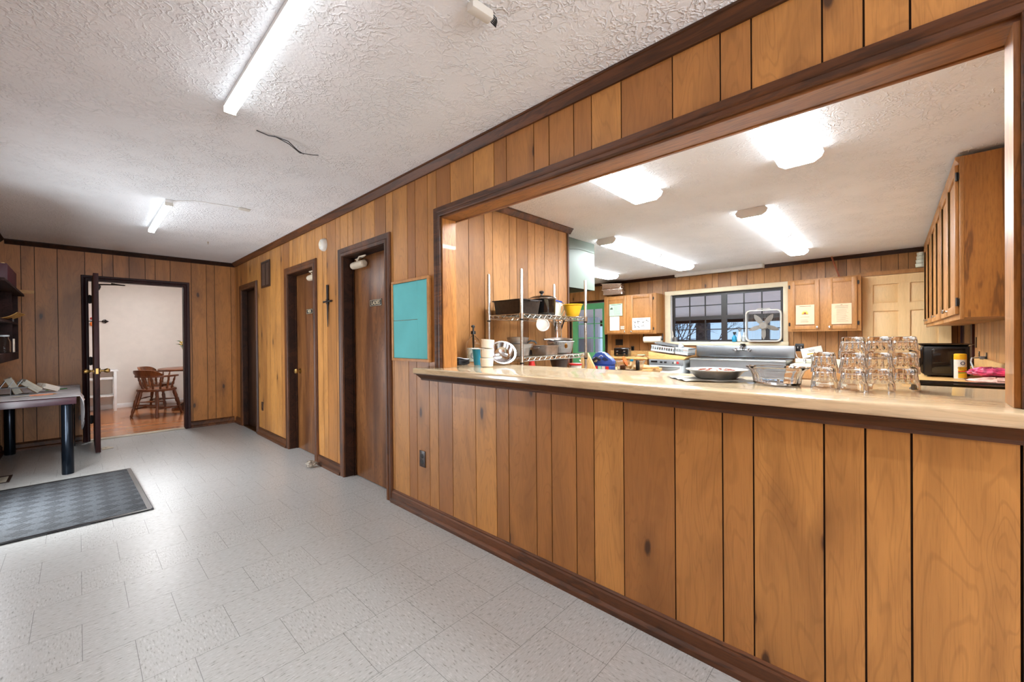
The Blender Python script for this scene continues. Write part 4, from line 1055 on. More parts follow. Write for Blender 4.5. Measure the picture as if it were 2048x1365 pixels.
notice('tilted_sign', .775, 1.045, .93, 1.08, 'paper', 'tilted white card with yellow highlight above the hand sink', lambda m, w, h: (lines(m, -w*.3, w*.3, [h*.4, h*.15], .003, 0), m.box(-.0018, -.0013, -w*.45, w*.5, -h*.42, -h*.2, mi=1)), 'card', 7.80, -.22)
bpy.data.objects[[o.name for o in bpy.data.objects if o.name.startswith('print')][-1]].data.materials.append(MATS['sun_yellow'])
outlet('switch_plate', (XK, 1.075, 1.075), 0, 'black double switch plate on panelling right of the kitchen window', 'black_plastic', 'switch', .115, .12)
m = MB()
for y in (-.022, .022): m.box(-.012, -.006, y-.005, y+.005, -.014, .014)
m.build('toggle', 'white_plastic', bpy.data.objects['switch_plate'])
m = MB(); m.tube([(7.845, 1.13, 1.09), (7.83, 1.13, 1.0), (7.80, 1.10, .92), (7.79, 1.02, .87), (7.83, 1.02, .87)], .005, 6)
solo('wall_cable', m, 'cable_white', 'white cord drooping from wall beside the steel sink', 'cord', (0, 0, 0))

# steel sink
t = thing('steel_sink', 'long stainless steel sink with tall backsplash under the kitchen window', 'sink', (7.2, 1.86, 0))
yl, yh = -.71, .70
MB().box(.60, .64, yl-.02, yh+.08, .90, 1.10, .006).build('backsplash', 'steel_satin', t)
m = MB().box(.0, .05, yl, yh, .862, .892, .012).box(.56, .60, yl, yh, .862, .888).box(.05, .56, yl, yl+.04, .862, .888).box(.05, .56, yh-.04, yh, .862, .888).box(.05, .56, -.03, .03, .862, .888); m.build('rim', 'steel', t)
m = MB().box(.02, .034, yl+.01, yh-.01, .45, .861).box(.58, .594, yl+.01, yh-.01, .45, .861).box(.034, .58, yl+.01, yl+.024, .45, .861).box(.034, .58, yh-.024, yh-.01, .45, .861).box(.034, .58, -.02, .02, .45, .861).box(.034, .58, yl+.024, yh-.024, .45, .465); m.build('bowl', 'steel_satin', t)
for sx in (.05, .56):
    for sy in (yl+.05, yh-.05): MB().cyl((sx, sy, .001), (sx, sy, .449), .02, n=12).build('leg', 'steel', t)
t = thing('wall_faucet', 'chrome two-handle wall faucet on the steel sink backsplash', 'faucet', (7.79, 1.87, 1.03))
m = MB(); m.turn((0, -.1, 0), (0, .1, 0), [(0, .014), (1, .014)], 12); m.turn((-.0, -.1, 0), (-.05, -.1, -.005), [(0, .018), (.5, .014), (1, .02)], 12); m.turn((0, .1, 0), (-.05, .1, -.005), [(0, .018), (.5, .014), (1, .02)], 12)
m.cyl((.009, -.1, 0), (-.02, -.1, 0), .024).cyl((.009, .1, 0), (-.02, .1, 0), .024); m.build('body', 'chrome', t)
for s_ in (-1, 1): MB().tube([(-.052, s_*.1, -.004), (-.06, s_*.12, .0), (-.065, s_*.15, .006)], .009, 8).build('handle', 'chrome', t)
MB().tube([(-.01, 0, .0), (-.02, 0, .05), (-.07, 0, .08), (-.14, 0, .06), (-.16, 0, .02)], .011, 8).build('spout', 'chrome', t)
MB().turn((0, 0, .071), (0, 0, .103), [(0, .05), (.3, .055), (.4, .03), (.7, .034), (1, .04)], 18).build('spray_head', 'black_frame', t)
# dishwasher with wedge top and crates
t = thing('dishwasher', 'grey commercial undercounter dishwasher left of the steel sink', 'dishwasher', (7.2, 2.965, 0))
MB().box(.0, .60, -.31, .31, .05, .855, .006).build('body', 'grey_plastic', t)
pn = MB().box(-.012, -.001, -.31, .31, .755, .852, .004).build('control_panel', 'grey_dark', t)
m = MB().box(-.016, -.0125, .15, .27, .80, .83).box(-.016, -.0125, .055, .1, .792, .822).box(-.016, -.0125, -.02, .025, .792, .822).cyl((-.018, -.13, .80), (-.0125, -.13, .80), .012); m.build('display', 'black_plastic', pn)
MB().box(-.018, -.0125, -.235, -.2, .785, .825, .002).build('red_switch', 'red_plastic', pn); MB().box(-.018, -.0125, -.185, -.155, .785, .825, .002).build('white_switch', 'white_plastic', pn)
dr = MB().box(-.03, -.001, -.28, .29, .30, .745, .008).build('door', 'white_paint', t)
m = MB(); m.prism([(-.27, .72), (-.2, .69), (-.1, .672), (0, .666), (.1, .672), (.2, .69), (.28, .72), (.28, .735), (-.27, .735)], -.05, -.031, .003, 'x'); m.build('handle', 'steel', dr)
for sx in (.05, .55):
    for sy in (-.26, .26): MB().cyl((sx, sy, .001), (sx, sy, .05), .025, n=12).build('foot', 'black_plastic', t)
m = MB(); m.prism([(2.645, .858), (3.29, .858), (3.29, .99), (2.60, .906)], 7.2, 7.78, .004, 'x'); solo('sloping_board', m, 'butcher', 'sloping butcher-block board lying on the dishwasher', 'board', (0, 0, 0))
def crate(name, label, loc, rot, w, l, h, mat):
    t = thing(name, label, 'crate', loc, 0, None, rot); m = MB(); th = .006
    m.box(-w/2, w/2, -l/2, l/2, 0, th)
    for s_ in (-1, 1):
        m.box(s_*w/2-th/2, s_*w/2+th/2, -l/2, l/2, th, h*.35).box(s_*w/2-th/2, s_*w/2+th/2, -l/2, l/2, h*.8, h)
        m.box(-w/2, w/2, s_*l/2-th/2, s_*l/2+th/2, th, h*.35).box(-w/2, w/2, s_*l/2-th/2, s_*l/2+th/2, h*.8, h)
        for i in range(10):
            y = -l/2+l*(i+.5)/10; m.box(s_*w/2-th/2, s_*w/2+th/2, y-l*.018, y+l*.018, h*.35, h*.8)
            x = -w/2+w*(i+.5)/10; m.box(x-w*.018, x+w*.018, s_*l/2-th/2, s_*l/2+th/2, h*.35, h*.8)
    m.box(-w/2-.004, w/2+.004, -l/2-.004, -l/2+.004, h-.01, h+.002).box(-w/2-.004, w/2+.004, l/2-.004, l/2+.004, h-.01, h+.002)
    m.build('body', mat, t); return t
crate('dish_crate', 'pale grey slotted dish crate on the sloping board', (7.46, 3.06, .985), (.12, 0, 0), .40, .42, .11, 'grey_plastic')
crate('dish_crate', 'pale grey wire-pattern dish crate beside the steel sink', (7.46, 2.72, .945), (.12, 0, 0), .36, .22, .12, 'grey_plastic')
solo('tray_lid', MB().box(-.17, .17, -.2, .2, 0, .022, .008).box(-.15, .15, -.18, .18, .022, .03, .006), 'grey_dark', 'flat grey lid resting tilted across the dish crate', 'lid', (7.46, 3.02, 1.108), 0, None, (.17, 0, 0))
m = MB(); m.ball((0, 0, .05), .05, 1.2, .8, 1.0, 14, 8)
rng = random.Random(8)
for v_ in m.bm.verts: v_.co += Vector((rng.uniform(-.012, .012), rng.uniform(-.012, .012), rng.uniform(-.01, .01)))
solo('white_rag', m, 'cloth_white', 'crumpled white rag in the crate beside the steel sink', 'rag', (7.43, 2.78, 1.035))
t = thing('toaster', 'black four-slot toaster with steel sides on far worktop', 'toaster', (7.48, 3.97, .883), .25)
MB().box(-.10, .12, -.16, .13, .006, .17, .03, seg=4).build('body', 'steel', t)
MB().box(-.14, -.101, -.15, .13, .006, .165, .014, seg=3).box(-.135, .12, -.145, .115, .001, .008).build('front_panel', 'black_gloss', t)
m = MB()
for y in (-.08, .06): m.turn((-.14, y, .05), (-.155, y, .05), [(0, .02), (1, .017)], 14).box(-.155, -.14, y-.02, y+.02, .095, .115, .003)
m.build('control', 'chrome', t)
m = MB()
for y in (-.10, -.03, .03, .09): m.box(-.07, .1, y-.012, y+.012, .1702, .172)
m.build('slot', 'black_plastic', t)
solo('paper_bags', MB().box(-.14, .14, -.12, .12, 0, .008).at((.01, .0, .008), (0, 0, .3)).box(-.12, .13, -.11, .11, 0, .012).at((0, .01, .02), (0, .03, -.2)).box(-.12, .12, -.09, .1, 0, .01), 'kraft', 'loose stack of brown paper bags on far worktop', 'paper bags', (7.42, 3.52, .8825), .2)
solo('green_packet', MB().box(-.05, .05, -.07, .07, 0, .012, .004), 'paper_green', 'light green packet lying on the brown paper bags', 'packet', (7.42, 3.53, .914), .3)
t = thing('paper_towel_roll', 'white paper towel roll mounted under left oak cabinet', 'paper towel', (7.60, 3.38, 1.215))
MB().turn((0, -.17, 0), (0, .17, 0), [(0, .022), (0, .062), (1, .062), (1, .022)], 24, False).cyl((0, -.168, 0), (0, .168, 0), .06, n=24).build('roll', 'paper', t)
MB().cyl((0, -.2, 0), (0, -.171, 0), .016, n=12).box(-.012, .012, -.2, -.19, 0, .108).box(-.012, .012, .18, .19, 0, .108).cyl((0, .171, 0), (0, .19, 0), .016, n=12).build('holder', 'black_plastic', t)
outlet('wall_outlet', (XK, 4.23, 1.16), 0, 'wide dark outlet plate under left oak cabinet', 'black_plastic', 'switch', .17, .125)
outlet('wall_outlet', (XK, 3.925, 1.02), 0, 'narrow dark outlet plate behind the black toaster', 'black_plastic', 'outlet')
outlet('wall_outlet', (XK, 3.36, 1.04), 0, 'cream outlet plate on far wall below the paper towel roll', 'cream_paint', 'outlet')

# window sill things
t = thing('box_fan', 'grey square box fan with five beige blades standing on the window sill', 'fan', (7.80, 1.56, 1.169))
hw, hh, r_ = .26, .265, .07
def rr(w, h, r, n=6):
    out = []
    for cx, cz, a0 in ((w-r, h-r, 0), (-w+r, h-r, PI/2), (-w+r, -h+r, PI), (w-r, -h+r, 1.5*PI)):
        for i in range(n+1): out.append((cx+r*math.cos(a0+PI/2*i/n), cz+r*math.sin(a0+PI/2*i/n)+h))
    return out
m = MB(); A = rr(hw, hh, r_); B = rr(hw-.018, hh-.018, r_-.012)
B = [(a, b+.018) for a, b in B]
for x0, x1 in ((-.05, .05),):
    P1 = [m.V((x0, a, b)) for a, b in A]; P2 = [m.V((x1, a, b)) for a, b in A]; Q1 = [m.V((x0, a, b)) for a, b in B]; Q2 = [m.V((x1, a, b)) for a, b in B]
    m.bridge(P1, P2); m.bridge(Q2, Q1); m.bridge(P2, Q2); m.bridge(Q1, P1)
m.build('shell', 'fan_shell', t)
m = MB()
for i in range(23):
    y = -.23+i*.021; zz = math.sqrt(max(0, 1-(max(0, abs(y)-.18)/.075)**2))*.06+.18
    m.cyl((-.045, y, hh-zz-.0), (-.045, y, hh+zz), .0015, n=5)
m.tube([(-.044, a*.93, (b-hh)*.93+hh) for a, b in A], .002, 5, True); m.build('grille', 'wire_grey', t)
for i in range(5):
    a = PI/2*1.0+i*2*PI/5+PI+.0
    def bl(u, v, a=a):
        rr_ = .05+.18*u; w_ = .075*math.sin(PI*min(.98, .16+.8*u))**.8
        off = (v-.5)*w_; x = .0+(v-.5)*.045*(1-u*.4)
        return (x, rr_*math.cos(a)-off*math.sin(a), hh+rr_*math.sin(a)+off*math.cos(a))
    MB().sheet(bl, 12, 6, .002).build('blade', 'fan_blade', t)
MB().turn((-.03, 0, hh), (.03, 0, hh), [(0, .05), (.2, .065), (1, .06)], 22).build('hub', 'fan_blade', t)
MB().tube([(0, -.1, 2*hh+.001), (0, -.09, 2*hh+.02), (0, .09, 2*hh+.02), (0, .1, 2*hh+.001)], .006, 6).build('handle', 'fan_shell', t)
t = thing('brush_pot', 'blue-grey pot of white brushes at left end of window sill', 'pot', (7.87, 3.05, 1.169))
MB().shell([(0, 0), (.04, 0), (.046, .09), (.042, .09), (.037, .006), (0, .006)], 18).build('pot', 'steel_satin', t)
m = MB()
for a, b in ((.03, .10), (.0, .12), (-.02, .06), (.02, .08)): m.turn((a*.3, b*.2, .01), (a, b, .22), [(0, .005), (.6, .006), (.8, .014), (1, .01)], 8)
m.build('brush', 'white_plastic', t)
def bottle(name, label, loc, prof, mat, cap, capmat):
    t = thing(name, label, 'bottle', loc, 0, 'bottles on the window sill')
    MB().lathe(prof, 18).build('body', mat, t); cap(MB()).build('cap', capmat, t); return t
spray = lambda z: (lambda m: m.cyl((0, 0, z), (0, 0, z+.025), .013, n=10).box(-.014, .014, -.03, .02, z+.025, z+.055, .005).box(-.005, .005, -.03, -.022, z+.0, z+.026))
bottle('dish_soap_bottle', 'blue-green pump soap bottle on window sill, left of the group', (7.83, 2.01, 1.169), [(0, 0), (.035, 0), (.037, .01), (.037, .07), (.02, .1), (.014, .115), (0, .115)], 'blue_cup', spray(.115), 'black_plastic')
bottle('spray_bottle', 'tall clear-topped spray bottle on window sill, middle of the group', (7.83, 1.93, 1.169), [(0, 0), (.032, 0), (.034, .02), (.03, .08), (.014, .15), (.014, .17), (0, .17)], 'cream_ceramic', spray(.17), 'grey_dark')
bottle('cleaner_bottle', 'grey cleaner bottle on window sill next to the box fan', (7.83, 1.855, 1.169), [(0, 0), (.034, 0), (.036, .09), (.018, .11), (.01, .16), (0, .16)], 'grey_plastic', lambda m: m.cyl((0, 0, .16), (0, 0, .175), .011, n=10), 'grey_dark')
solo('sill_tray', MB().box(-.04, .04, -.2, .2, 0, .012, .004), 'grey_dark', 'low dark strip tray on window sill left of centre', 'tray', (7.86, 2.62, 1.1685))
# ceiling fixtures of the kitchen
def wrap_light(x0, x1, y0, y1, label, lit=True):
    t = thing('kitchen_ceiling_light', label, 'ceiling light', ((x0+x1)/2, (y0+y1)/2, ZC), 0, 'wraparound fluorescent lights on the kitchen ceiling')
    L_, w = (x1-x0)/2, (y1-y0)/2
    MB().box(-L_+.01, L_-.01, -w+.03, w-.03, -.03, -.001).build('housing', 'white_paint', t)
    MB().prism([(-w, -.028), (-w+.012, -.055), (-w+.05, -.078), (w-.05, -.078), (w-.012, -.055), (w, -.028), (w-.02, -.02), (-w+.02, -.02)], -L_+.014, L_-.014, 0, 'x').box(-L_+.02, L_-.02, -w+.052, w-.052, -.0795, -.0785, mi=1).build('diffuser', ['kitchen_tube_side', 'kitchen_tube'], t)
    for s_ in (-1, 1): MB().prism([(-w+.02, -.001), (-w-.002, -.028), (-w+.012, -.058), (-w+.05, -.082), (w-.05, -.082), (w-.012, -.058), (w+.002, -.028), (w-.02, -.001)], min(s_*L_, s_*(L_-.013)), max(s_*L_, s_*(L_-.013)), 0, 'x').build('end_cap', 'white_paint', t)
wrap_light(2.02, 3.24, .31, .565, 'lit kitchen ceiling light nearest the pass-through, cut by its header at right')
wrap_light(2.00, 3.215, 1.335, 1.615, 'lit kitchen ceiling light nearest the pass-through, cut by its header toward the middle')
wrap_light(4.28, 5.50, .82, 1.085, 'lit kitchen ceiling light over mid-kitchen, near one of the right pair')
wrap_light(5.505, 6.80, .82, 1.07, 'lit kitchen ceiling light, far one of the right pair')
wrap_light(4.31, 5.60, 2.36, 2.62, 'lit kitchen ceiling light, near one of the pair beside the range hood')
wrap_light(5.605, 6.92, 2.36, 2.66, 'lit kitchen ceiling light, far one of the pair pointing at the window')
wrap_light(5.70, 6.95, 3.74, 4.02, 'lit kitchen ceiling light half hidden behind the range hood')
t = thing('cable_raceway', 'long white cover channel at ceiling edge above the kitchen window', 'light', (7.70, 2.25, ZC))
MB().box(-.05, .045, -.70, .70, -.062, -.002, .004).build('cover', 'white_paint', t)
MB().box(-.055, .046, -.72, -.701, -.066, -.001).box(-.055, .046, .701, .72, -.066, -.001).build('end_cap', 'white_plastic', t)
# range hood
t = thing('range_hood', 'large pale steel range hood hanging past the end of the panelled partition', 'range hood', (4.08, 3.5, 1.86))
m = MB().box(-.42, .43, -.73, -.715, 0, .588).box(.415, .43, -.715, .9, 0, .588).box(-.42, .43, .885, .9, 0, .588).box(-.42, .415, -.715, .885, .55, .588); m.build('shell', 'hood_steel', t)
MB().box(-.42, .415, -.715, .885, .10, .115).build('filter', 'dark_metal', t)
MB().tube([(-.42, -.735, .455), (-.1, -.736, .45), (.1, -.736, .475), (.43, -.735, .47)], .003, 5).build('seam', 'hood_steel', t)
m = MB(); m.box(3.665, 4.4, 2.9, 3.7, .08, .90, .006); t = thing('kitchen_range', 'steel cooking range standing under the range hood', 'range', (0, 0, 0)); m.build('body', 'steel', t); MB().box(3.67, 4.39, 2.91, 3.69, .901, .915).build('cooktop', 'black_gloss', t)
for sx in (3.72, 4.34):
    for sy in (2.95, 3.65): MB().cyl((sx, sy, .001), (sx, sy, .08), .025, n=12).build('foot', 'black_plastic', t)

# ------------------------------------------------------------------ wire rack by the partition
RX0, RX1, RY0, RY1 = 2.385, 3.298, 2.128, 2.50
t = thing('wire_rack', 'chrome wire shelving rack of cookware standing behind the serving bar', 'shelving', ((RX0+RX1)/2, (RY0+RY1)/2, 0))
cx, cy = (RX0+RX1)/2, (RY0+RY1)/2; hx, hy = (RX1-RX0)/2, (RY1-RY0)/2
for sx in (-1, 1):
    for sy in (-1, 1):
        MB().turn((sx*hx, sy*hy, .001), (sx*hx, sy*hy, 1.804), [(0, .014), (.008, .014), (.01, .0125), (.995, .0125), (1, .01)], 14).build('post', 'wire_chrome', t)
for z in (1.45, 1.105, .90):
    sh = MB(); zt, zb = z, z-.03
    for s_ in (-1, 1):
        sh.tube([(-hx, s_*hy, zt), (hx, s_*hy, zt)], .004, 6).tube([(-hx, s_*hy, zb), (hx, s_*hy, zb)], .004, 6).tube([(s_*hx, -hy, zt), (s_*hx, hy, zt)], .004, 6).tube([(s_*hx, -hy, zb), (s_*hx, hy, zb)], .004, 6)
        n = 26; sh.tube([(-hx+2*hx*i/n, s_*hy, zt if i % 2 else zb) for i in range(n+1)], .0028, 5)
        n = 11; sh.tube([(s_*hx, -hy+2*hy*i/n, zt if i % 2 else zb) for i in range(n+1)], .0028, 5)
    for i in range(1, 36): sh.tube([(-hx+2*hx*i/36, -hy, zt+.003), (-hx+2*hx*i/36, hy, zt+.003)], .002, 4)
    for q in (-.4, .4): sh.tube([(-hx, q*hy, zt-.003), (hx, q*hy, zt-.003)], .003, 5)
    o = sh.build('shelf', 'wire_chrome', t)
    for sx in (-1, 1):
        for sy in (-1, 1):
            MB().cyl((sx*hx, sy*hy, zb-.008), (sx*hx, sy*hy, zt+.008), .019, n=14).build('collar', 'wire_chrome', o)
            MB().cyl((sx*hx, sy*hy, zb-.02), (sx*hx, sy*hy, zb-.0085), .017, n=14).build('clip', 'black_plastic', o)
ZS1, ZS2, ZS3 = 1.4555, 1.1105, .9055
# upper shelf
t = thing('roasting_pan', 'large black speckled roasting pan on the top rack shelf', 'pan', (2.535, 2.315, ZS1))
m = MB()
def pan(m, w0, l0, w1, l1, h, th=.004, r=.03):
    rows = []
    for w, l, z in ((w0, l0, 0), (w1, l1, h-.008), (w1+.012, l1+.012, h-.006), (w1+.012, l1+.012, h), (w1-th, l1-th, h), (w0-th, l0-th, th)):
        rows.append([m.V((a, b, z)) for a, b in [(p, q-l) for p, q in rr(w, l, r, 4)]])
    m.F(rows[0][::-1])
    for A, B in zip(rows[:-1], rows[1:]): m.bridge(A, B)
    m.F(rows[-1])
pan(m, .115, .15, .128, .165, .118); m.build('body', 'roaster', t)
for s_ in (-1, 1): MB().tube([(-.05, s_*.172, .105), (-.05, s_*.19, .105), (.05, s_*.19, .105), (.05, s_*.172, .105)], .006, 6).build('handle', 'dark_metal', t)
t = thing('slow_cooker', 'black oval slow cooker with dark lid on the top rack shelf', 'slow cooker', (2.895, 2.335, ZS1))
MB().lathe([(0, .0), (.105, 0), (.115, .012), (.118, .03), (.122, .125), (.126, .132), (0, .132)], 32, (0, 0, 0), .84, 1.15).build('body', 'black_gloss', t)
l_ = MB().lathe([(.122, .132), (.126, .138), (.12, .146), (.08, .162), (.02, .170), (0, .170)], 32, (0, 0, 0), .84, 1.15).build('lid', 'black_gloss', t); MB().lathe([(.1275, .134), (.1285, .139), (.1265, .1425)], 32, (0, 0, 0), .84, 1.15).build('rim', 'chrome', l_)
MB().turn((0, 0, .169), (0, 0, .205), [(0, .012), (.3, .008), (.55, .022), (.85, .022), (1, .012)], 14).build('knob', 'black_plastic', l_)
for s_ in (-1, 1): MB().tube([(s_*.09, -.03, .09), (s_*.118, -.03, .095), (s_*.121, 0, .096), (s_*.118, .03, .095), (s_*.09, .03, .09)], .008, 8).build('handle', 'black_plastic', t)
bpy.data.objects['slow_cooker'].scale = (1, 1, 1.14)
t = thing('pitcher', 'pale cream plastic pitcher with loop handle on the top rack shelf', 'pitcher', (3.14, 2.365, ZS1))
MB().shell([(0, 0), (.058, 0), (.062, .008), (.072, .125), (.07, .13), (.067, .125), (.057, .01), (0, .01)], 24).build('body', 'white_ceramic', t)
MB().tube([(.055, -.035, .105), (.085, -.056, .108), (.09, -.06, .07), (.07, -.046, .03), (.05, -.034, .02)], .009, 8).build('handle', 'white_ceramic', t)
t = thing('mixing_bowl', 'yellow plastic mixing bowl at right end of the top rack shelf', 'bowl', (3.19, 2.20, ZS1))
MB().shell([(0, 0), (.062, 0), (.075, .02), (.1, .085), (.106, .1), (.114, .101), (.114, .108), (.102, .108), (.095, .088), (.07, .024), (.055, .006), (0, .006)], 32).build('body', 'yellow_plastic', t)
t = thing('ladle', 'steel ladle with blue handle resting in the yellow bowl', 'ladle', (3.175, 2.205, ZS1+.025))
MB().tube([(0.02, -.02, .0), (-.02, .03, .07), (-.05, .07, .115)], .004, 6).build('shaft', 'chrome', t); MB().tube([(-.05, .07, .115), (-.08, .11, .13), (-.11, .14, .12)], .008, 6).build('handle', 'blue_pack', t)
bpy.data.objects['pitcher'].scale = (.82, .82, 1.12); bpy.data.objects['mixing_bowl'].scale = (.84, .84, 1.08)
# lower shelf
def bundt(name, label, loc, r, h, mat, grp):
    t = thing(name, label, 'cake pan', loc, 0, grp)
    MB().shell([(0, 0), (r*.68, 0), (r*.82, h*.68), (r*.93, h*.7), (r, h*.97), (r*1.05, h), (r*1.03, h*1.02), (r*.96, h*.98), (r*.9, h*.74), (r*.78, h*.72), (r*.64, .004), (0, .004)], 30).build('body', mat, t); return t
bundt('cake_pan', 'dull aluminium stepped cake pan on lower rack shelf, bottom of the pile', (2.565, 2.315, ZS2), .118, .098, 'aluminium', 'aluminium pans on the lower rack shelf')
m = MB(); m.shell([(0, 0), (.075, 0), (.092, .05), (.097, .052), (.089, .05), (.072, .003), (0, .003)], 28); solo('cake_pan', m, 'aluminium', 'round aluminium pan stacked tilted on the stepped cake pan', 'cake pan', (2.555, 2.325, ZS2+.097), 0, 'aluminium pans on the lower rack shelf', (-.07, .08, 0))
t = thing('square_pan', 'square dull aluminium pan with loop handles on lower rack shelf', 'pan', (2.815, 2.24, ZS2))
m = MB(); pan(m, .082, .085, .09, .094, .082, .003, .02); m.build('body', 'aluminium', t)
for s_ in (-1, 1): MB().tube([(s_*.09, -.03, .068), (s_*.118, -.025, .062), (s_*.118, .025, .062), (s_*.09, .03, .068)], .005, 6).build('handle', 'chrome', t)
t = thing('saucepan_lid', 'dark skillet with curved black handle behind the square pan', 'pan', (2.78, 2.41, ZS2))
MB().shell([(0, 0), (.06, 0), (.07, .04), (.066, .04), (.057, .004), (0, .004)], 24).build('body', 'dark_metal', t); MB().tube([(-.05, 0, .04), (-.045, -.02, .10), (-.01, -.05, .125), (.03, -.06, .118), (.05, -.06, .10)], .009, 8).build('handle', 'black_plastic', t)
t = thing('colander', 'perforated aluminium colander heaped with pans on lower rack shelf', 'colander', (3.09, 2.27, ZS2))
MB().shell([(0, 0), (.085, 0), (.098, .01), (.122, .105), (.13, .112), (.128, .116), (.119, .112), (.094, .014), (0, .006)], 40).build('body', 'perforated', t)
for s_ in (-1, 1): MB().tube([(s_*.11, -.04, .098), (s_*.15, -.03, .102), (s_*.15, .03, .102), (s_*.11, .04, .098)], .005, 6).build('handle', 'chrome', t)
t = thing('frying_pan', 'shallow steel pan with long thin handle lying in the colander', 'pan', (3.08, 2.275, ZS2+.108), 0, None, (.06, -.09, .3))
MB().shell([(0, 0), (.095, 0), (.118, .028), (.121, .03), (.116, .03), (.092, .003), (0, .003)], 30).build('body', 'aluminium', t)
MB().tube([(-.11, .02, .024), (-.17, .04, .04), (-.25, .06, .045)], [.007, .005, .007], 8).build('handle', 'steel', t)
solo('brass_tag', MB().turn((0, 0, 0), (0, -.012, 0), [(0, .02), (.5, .024), (1, .016)], 12), 'bronze', 'small brass-brown scrubber hanging on front of the colander', 'scrubber', (3.0, 2.148, ZS2+.075))
t = thing('steel_canister', 'tall shiny steel canister behind the colander on lower rack shelf', 'canister', (3.24, 2.43, ZS2))
MB().shell([(0, 0), (.05, 0), (.052, .006), (.052, .30), (.05, .306), (.048, .3), (.048, .008), (0, .006)], 28).build('body', 'chrome', t)
t = thing('spatula', 'long dark-handled spatula standing in the tall steel canister', 'utensil', (3.235, 2.425, ZS2+.02))
MB().tube([(0, 0, 0), (.02, -.02, .16), (.06, -.06, .32)], .007, 8).build('handle', 'black_plastic', t); MB().at((.06, -.06, .32), (.2, .2, .5)).box(-.025, .025, -.002, .002, 0, .06, .001).build('blade', 'steel', t)
t = thing('hanging_lid', 'round white plastic lid hung under the top rack shelf', 'lid', (2.74, 2.20, 1.372))
MB().at((0, 0, 0), (PI/2-.1, 0, -.75)).lathe([(0, 0), (.05, 0), (.056, .003), (.058, .008), (.05, .009), (.046, .004), (0, .004)], 28).build('disc', 'white_plastic', t)
# bottom visible shelf of the rack
t = thing('dark_bowl', 'dark brown bowl on the low rack shelf just above the bar edge', 'bowl', (3.085, 2.28, ZS3))
MB().shell([(0, 0), (.05, 0), (.055, .02), (.082, .12), (.09, .15), (.086, .15), (.078, .12), (.05, .024), (0, .01)], 24).build('body', 'dark_bowl', t)
t = thing('food_tub', 'white tub with red lid on the low rack shelf', 'tub', (3.245, 2.21, ZS3))
MB().lathe([(0, 0), (.05, 0), (.058, .09), (0, .09)], 20).build('body', 'white_plastic', t); MB().lathe([(.056, .091), (.062, .092), (.062, .106), (.05, .11), (0, .11)], 20).build('lid', 'red_plastic', t)
solo('red_cap_jar', MB().lathe([(0, 0), (.03, 0), (.03, .12), (.024, .135), (.024, .16), (0, .16)], 16), 'red_plastic', 'small red jar peeking over the bar below the aluminium pans', 'jar', (2.66, 2.26, ZS3-.02+.02))

# ------------------------------------------------------------------ work table in the kitchen and what stands on it
t = thing('work_table', 'wood-topped work table in mid kitchen behind the serving bar', 'table', (4.25, 2.32, 0))
MB().box(-.52, .55, -.30, .24, .845, .888, .005).build('table_top', 'butcher', t)
for sx in (-.48, .5):
    for sy in (-.26, .2): MB().box(sx-.025, sx+.025, sy-.025, sy+.025, .001, .845).build('leg', 'oak', t)
solo('cutting_board', MB().box(-.22, .22, -.14, .14, 0, .025, .006), 'butcher', 'wooden cutting board lying beside the clear tub, corner toward the bar', 'board', (4.64, 2.22, .889), .8)
TT = .889
t = thing('storage_tub', 'clear plastic tub of utensils on the work table', 'tub', (4.27, 2.17, TT), .1)
m = MB(); pan(m, .08, .12, .095, .145, .105, .003, .025); m.build('body', 'tub_clear', t)
solo('orange_lid', MB().at((0, 0, .045), (1.2, 0, .2)).lathe([(0, 0), (.06, 0), (.06, .012), (0, .012)], 26), 'orange_plastic', 'round orange lid standing up in the clear tub', 'lid', (4.27, 2.235, TT+.05))
t = thing('small_bottle', 'bottle with blue cap standing in the clear tub', 'bottle', (4.27, 2.15, TT+.005))
MB().lathe([(0, 0), (.022, 0), (.022, .075), (.012, .09), (0, .09)], 16).build('body', 'bottle_clear', t); MB().cyl((0, 0, .091), (0, 0, .115), .02).build('cap', 'blue_cup', t)
solo('red_scrub_pad', MB().box(-.03, .03, -.03, .03, 0, .05, .008), 'pencil_orange', 'coral scrub pad inside the clear tub', 'sponge', (4.25, 2.245, TT+.005), .3)
t = thing('black_lid_cup', 'black round gadget in the clear tub behind the blue cap', 'gadget', (4.29, 2.085, TT+.005)); MB().lathe([(0, 0), (.02, 0), (.024, .1), (.02, .106), (0, .106)], 14).build('body', 'black_plastic', t)
t = thing('detergent_box', 'blue and red detergent carton lying on the work table', 'carton', (4.07, 2.42, TT), .12)
MB().box(-.07, .07, -.14, .12, 0, .055, .002).build('body', 'blue_pack', t)
m = MB()
for i, mi in enumerate((0, 1, 2, 0, 1)): m.box(-.0712, -.0702, -.12+.045*i, -.082+.045*i, .006, .048, mi=mi)
m.build('print', ['red_plastic', 'white_plastic', 'paper_green'], t)
t = thing('blue_bag', 'blue printed bag slumped on the detergent carton', 'bag', (4.09, 2.41, TT+.0555), .15)
m = MB(); m.prism([(.115, 0), (.125, .06), (.10, .105), (.06, .125), (.05, .15), (-.01, .152), (-.03, .125), (-.10, .085), (-.135, .05), (-.135, 0)], -.05, .05, .012, 'x')
m.build('body', 'blue_pack', t)
MB().prism([(.0, .07), (-.04, .095), (-.085, .06), (-.045, .045)], -.0515, -.0505, 0, 'x').build('grip', 'navy', t)
MB().turn((-.0505, .075, .06), (-.053, .075, .06), [(0, .03), (1, .028)], 20).build('badge', 'white_plastic', t)
MB().tube([(-.0505, .03, .095), (-.0505, -.0, .112), (-.0505, -.02, .10)], .005, 6).build('logo_swirl', 'white_plastic', t)
pts = [(0, .05, 0), (0, .04, .06), (0, .01, .11), (0, -.04, .14), (0, -.085, .12)]
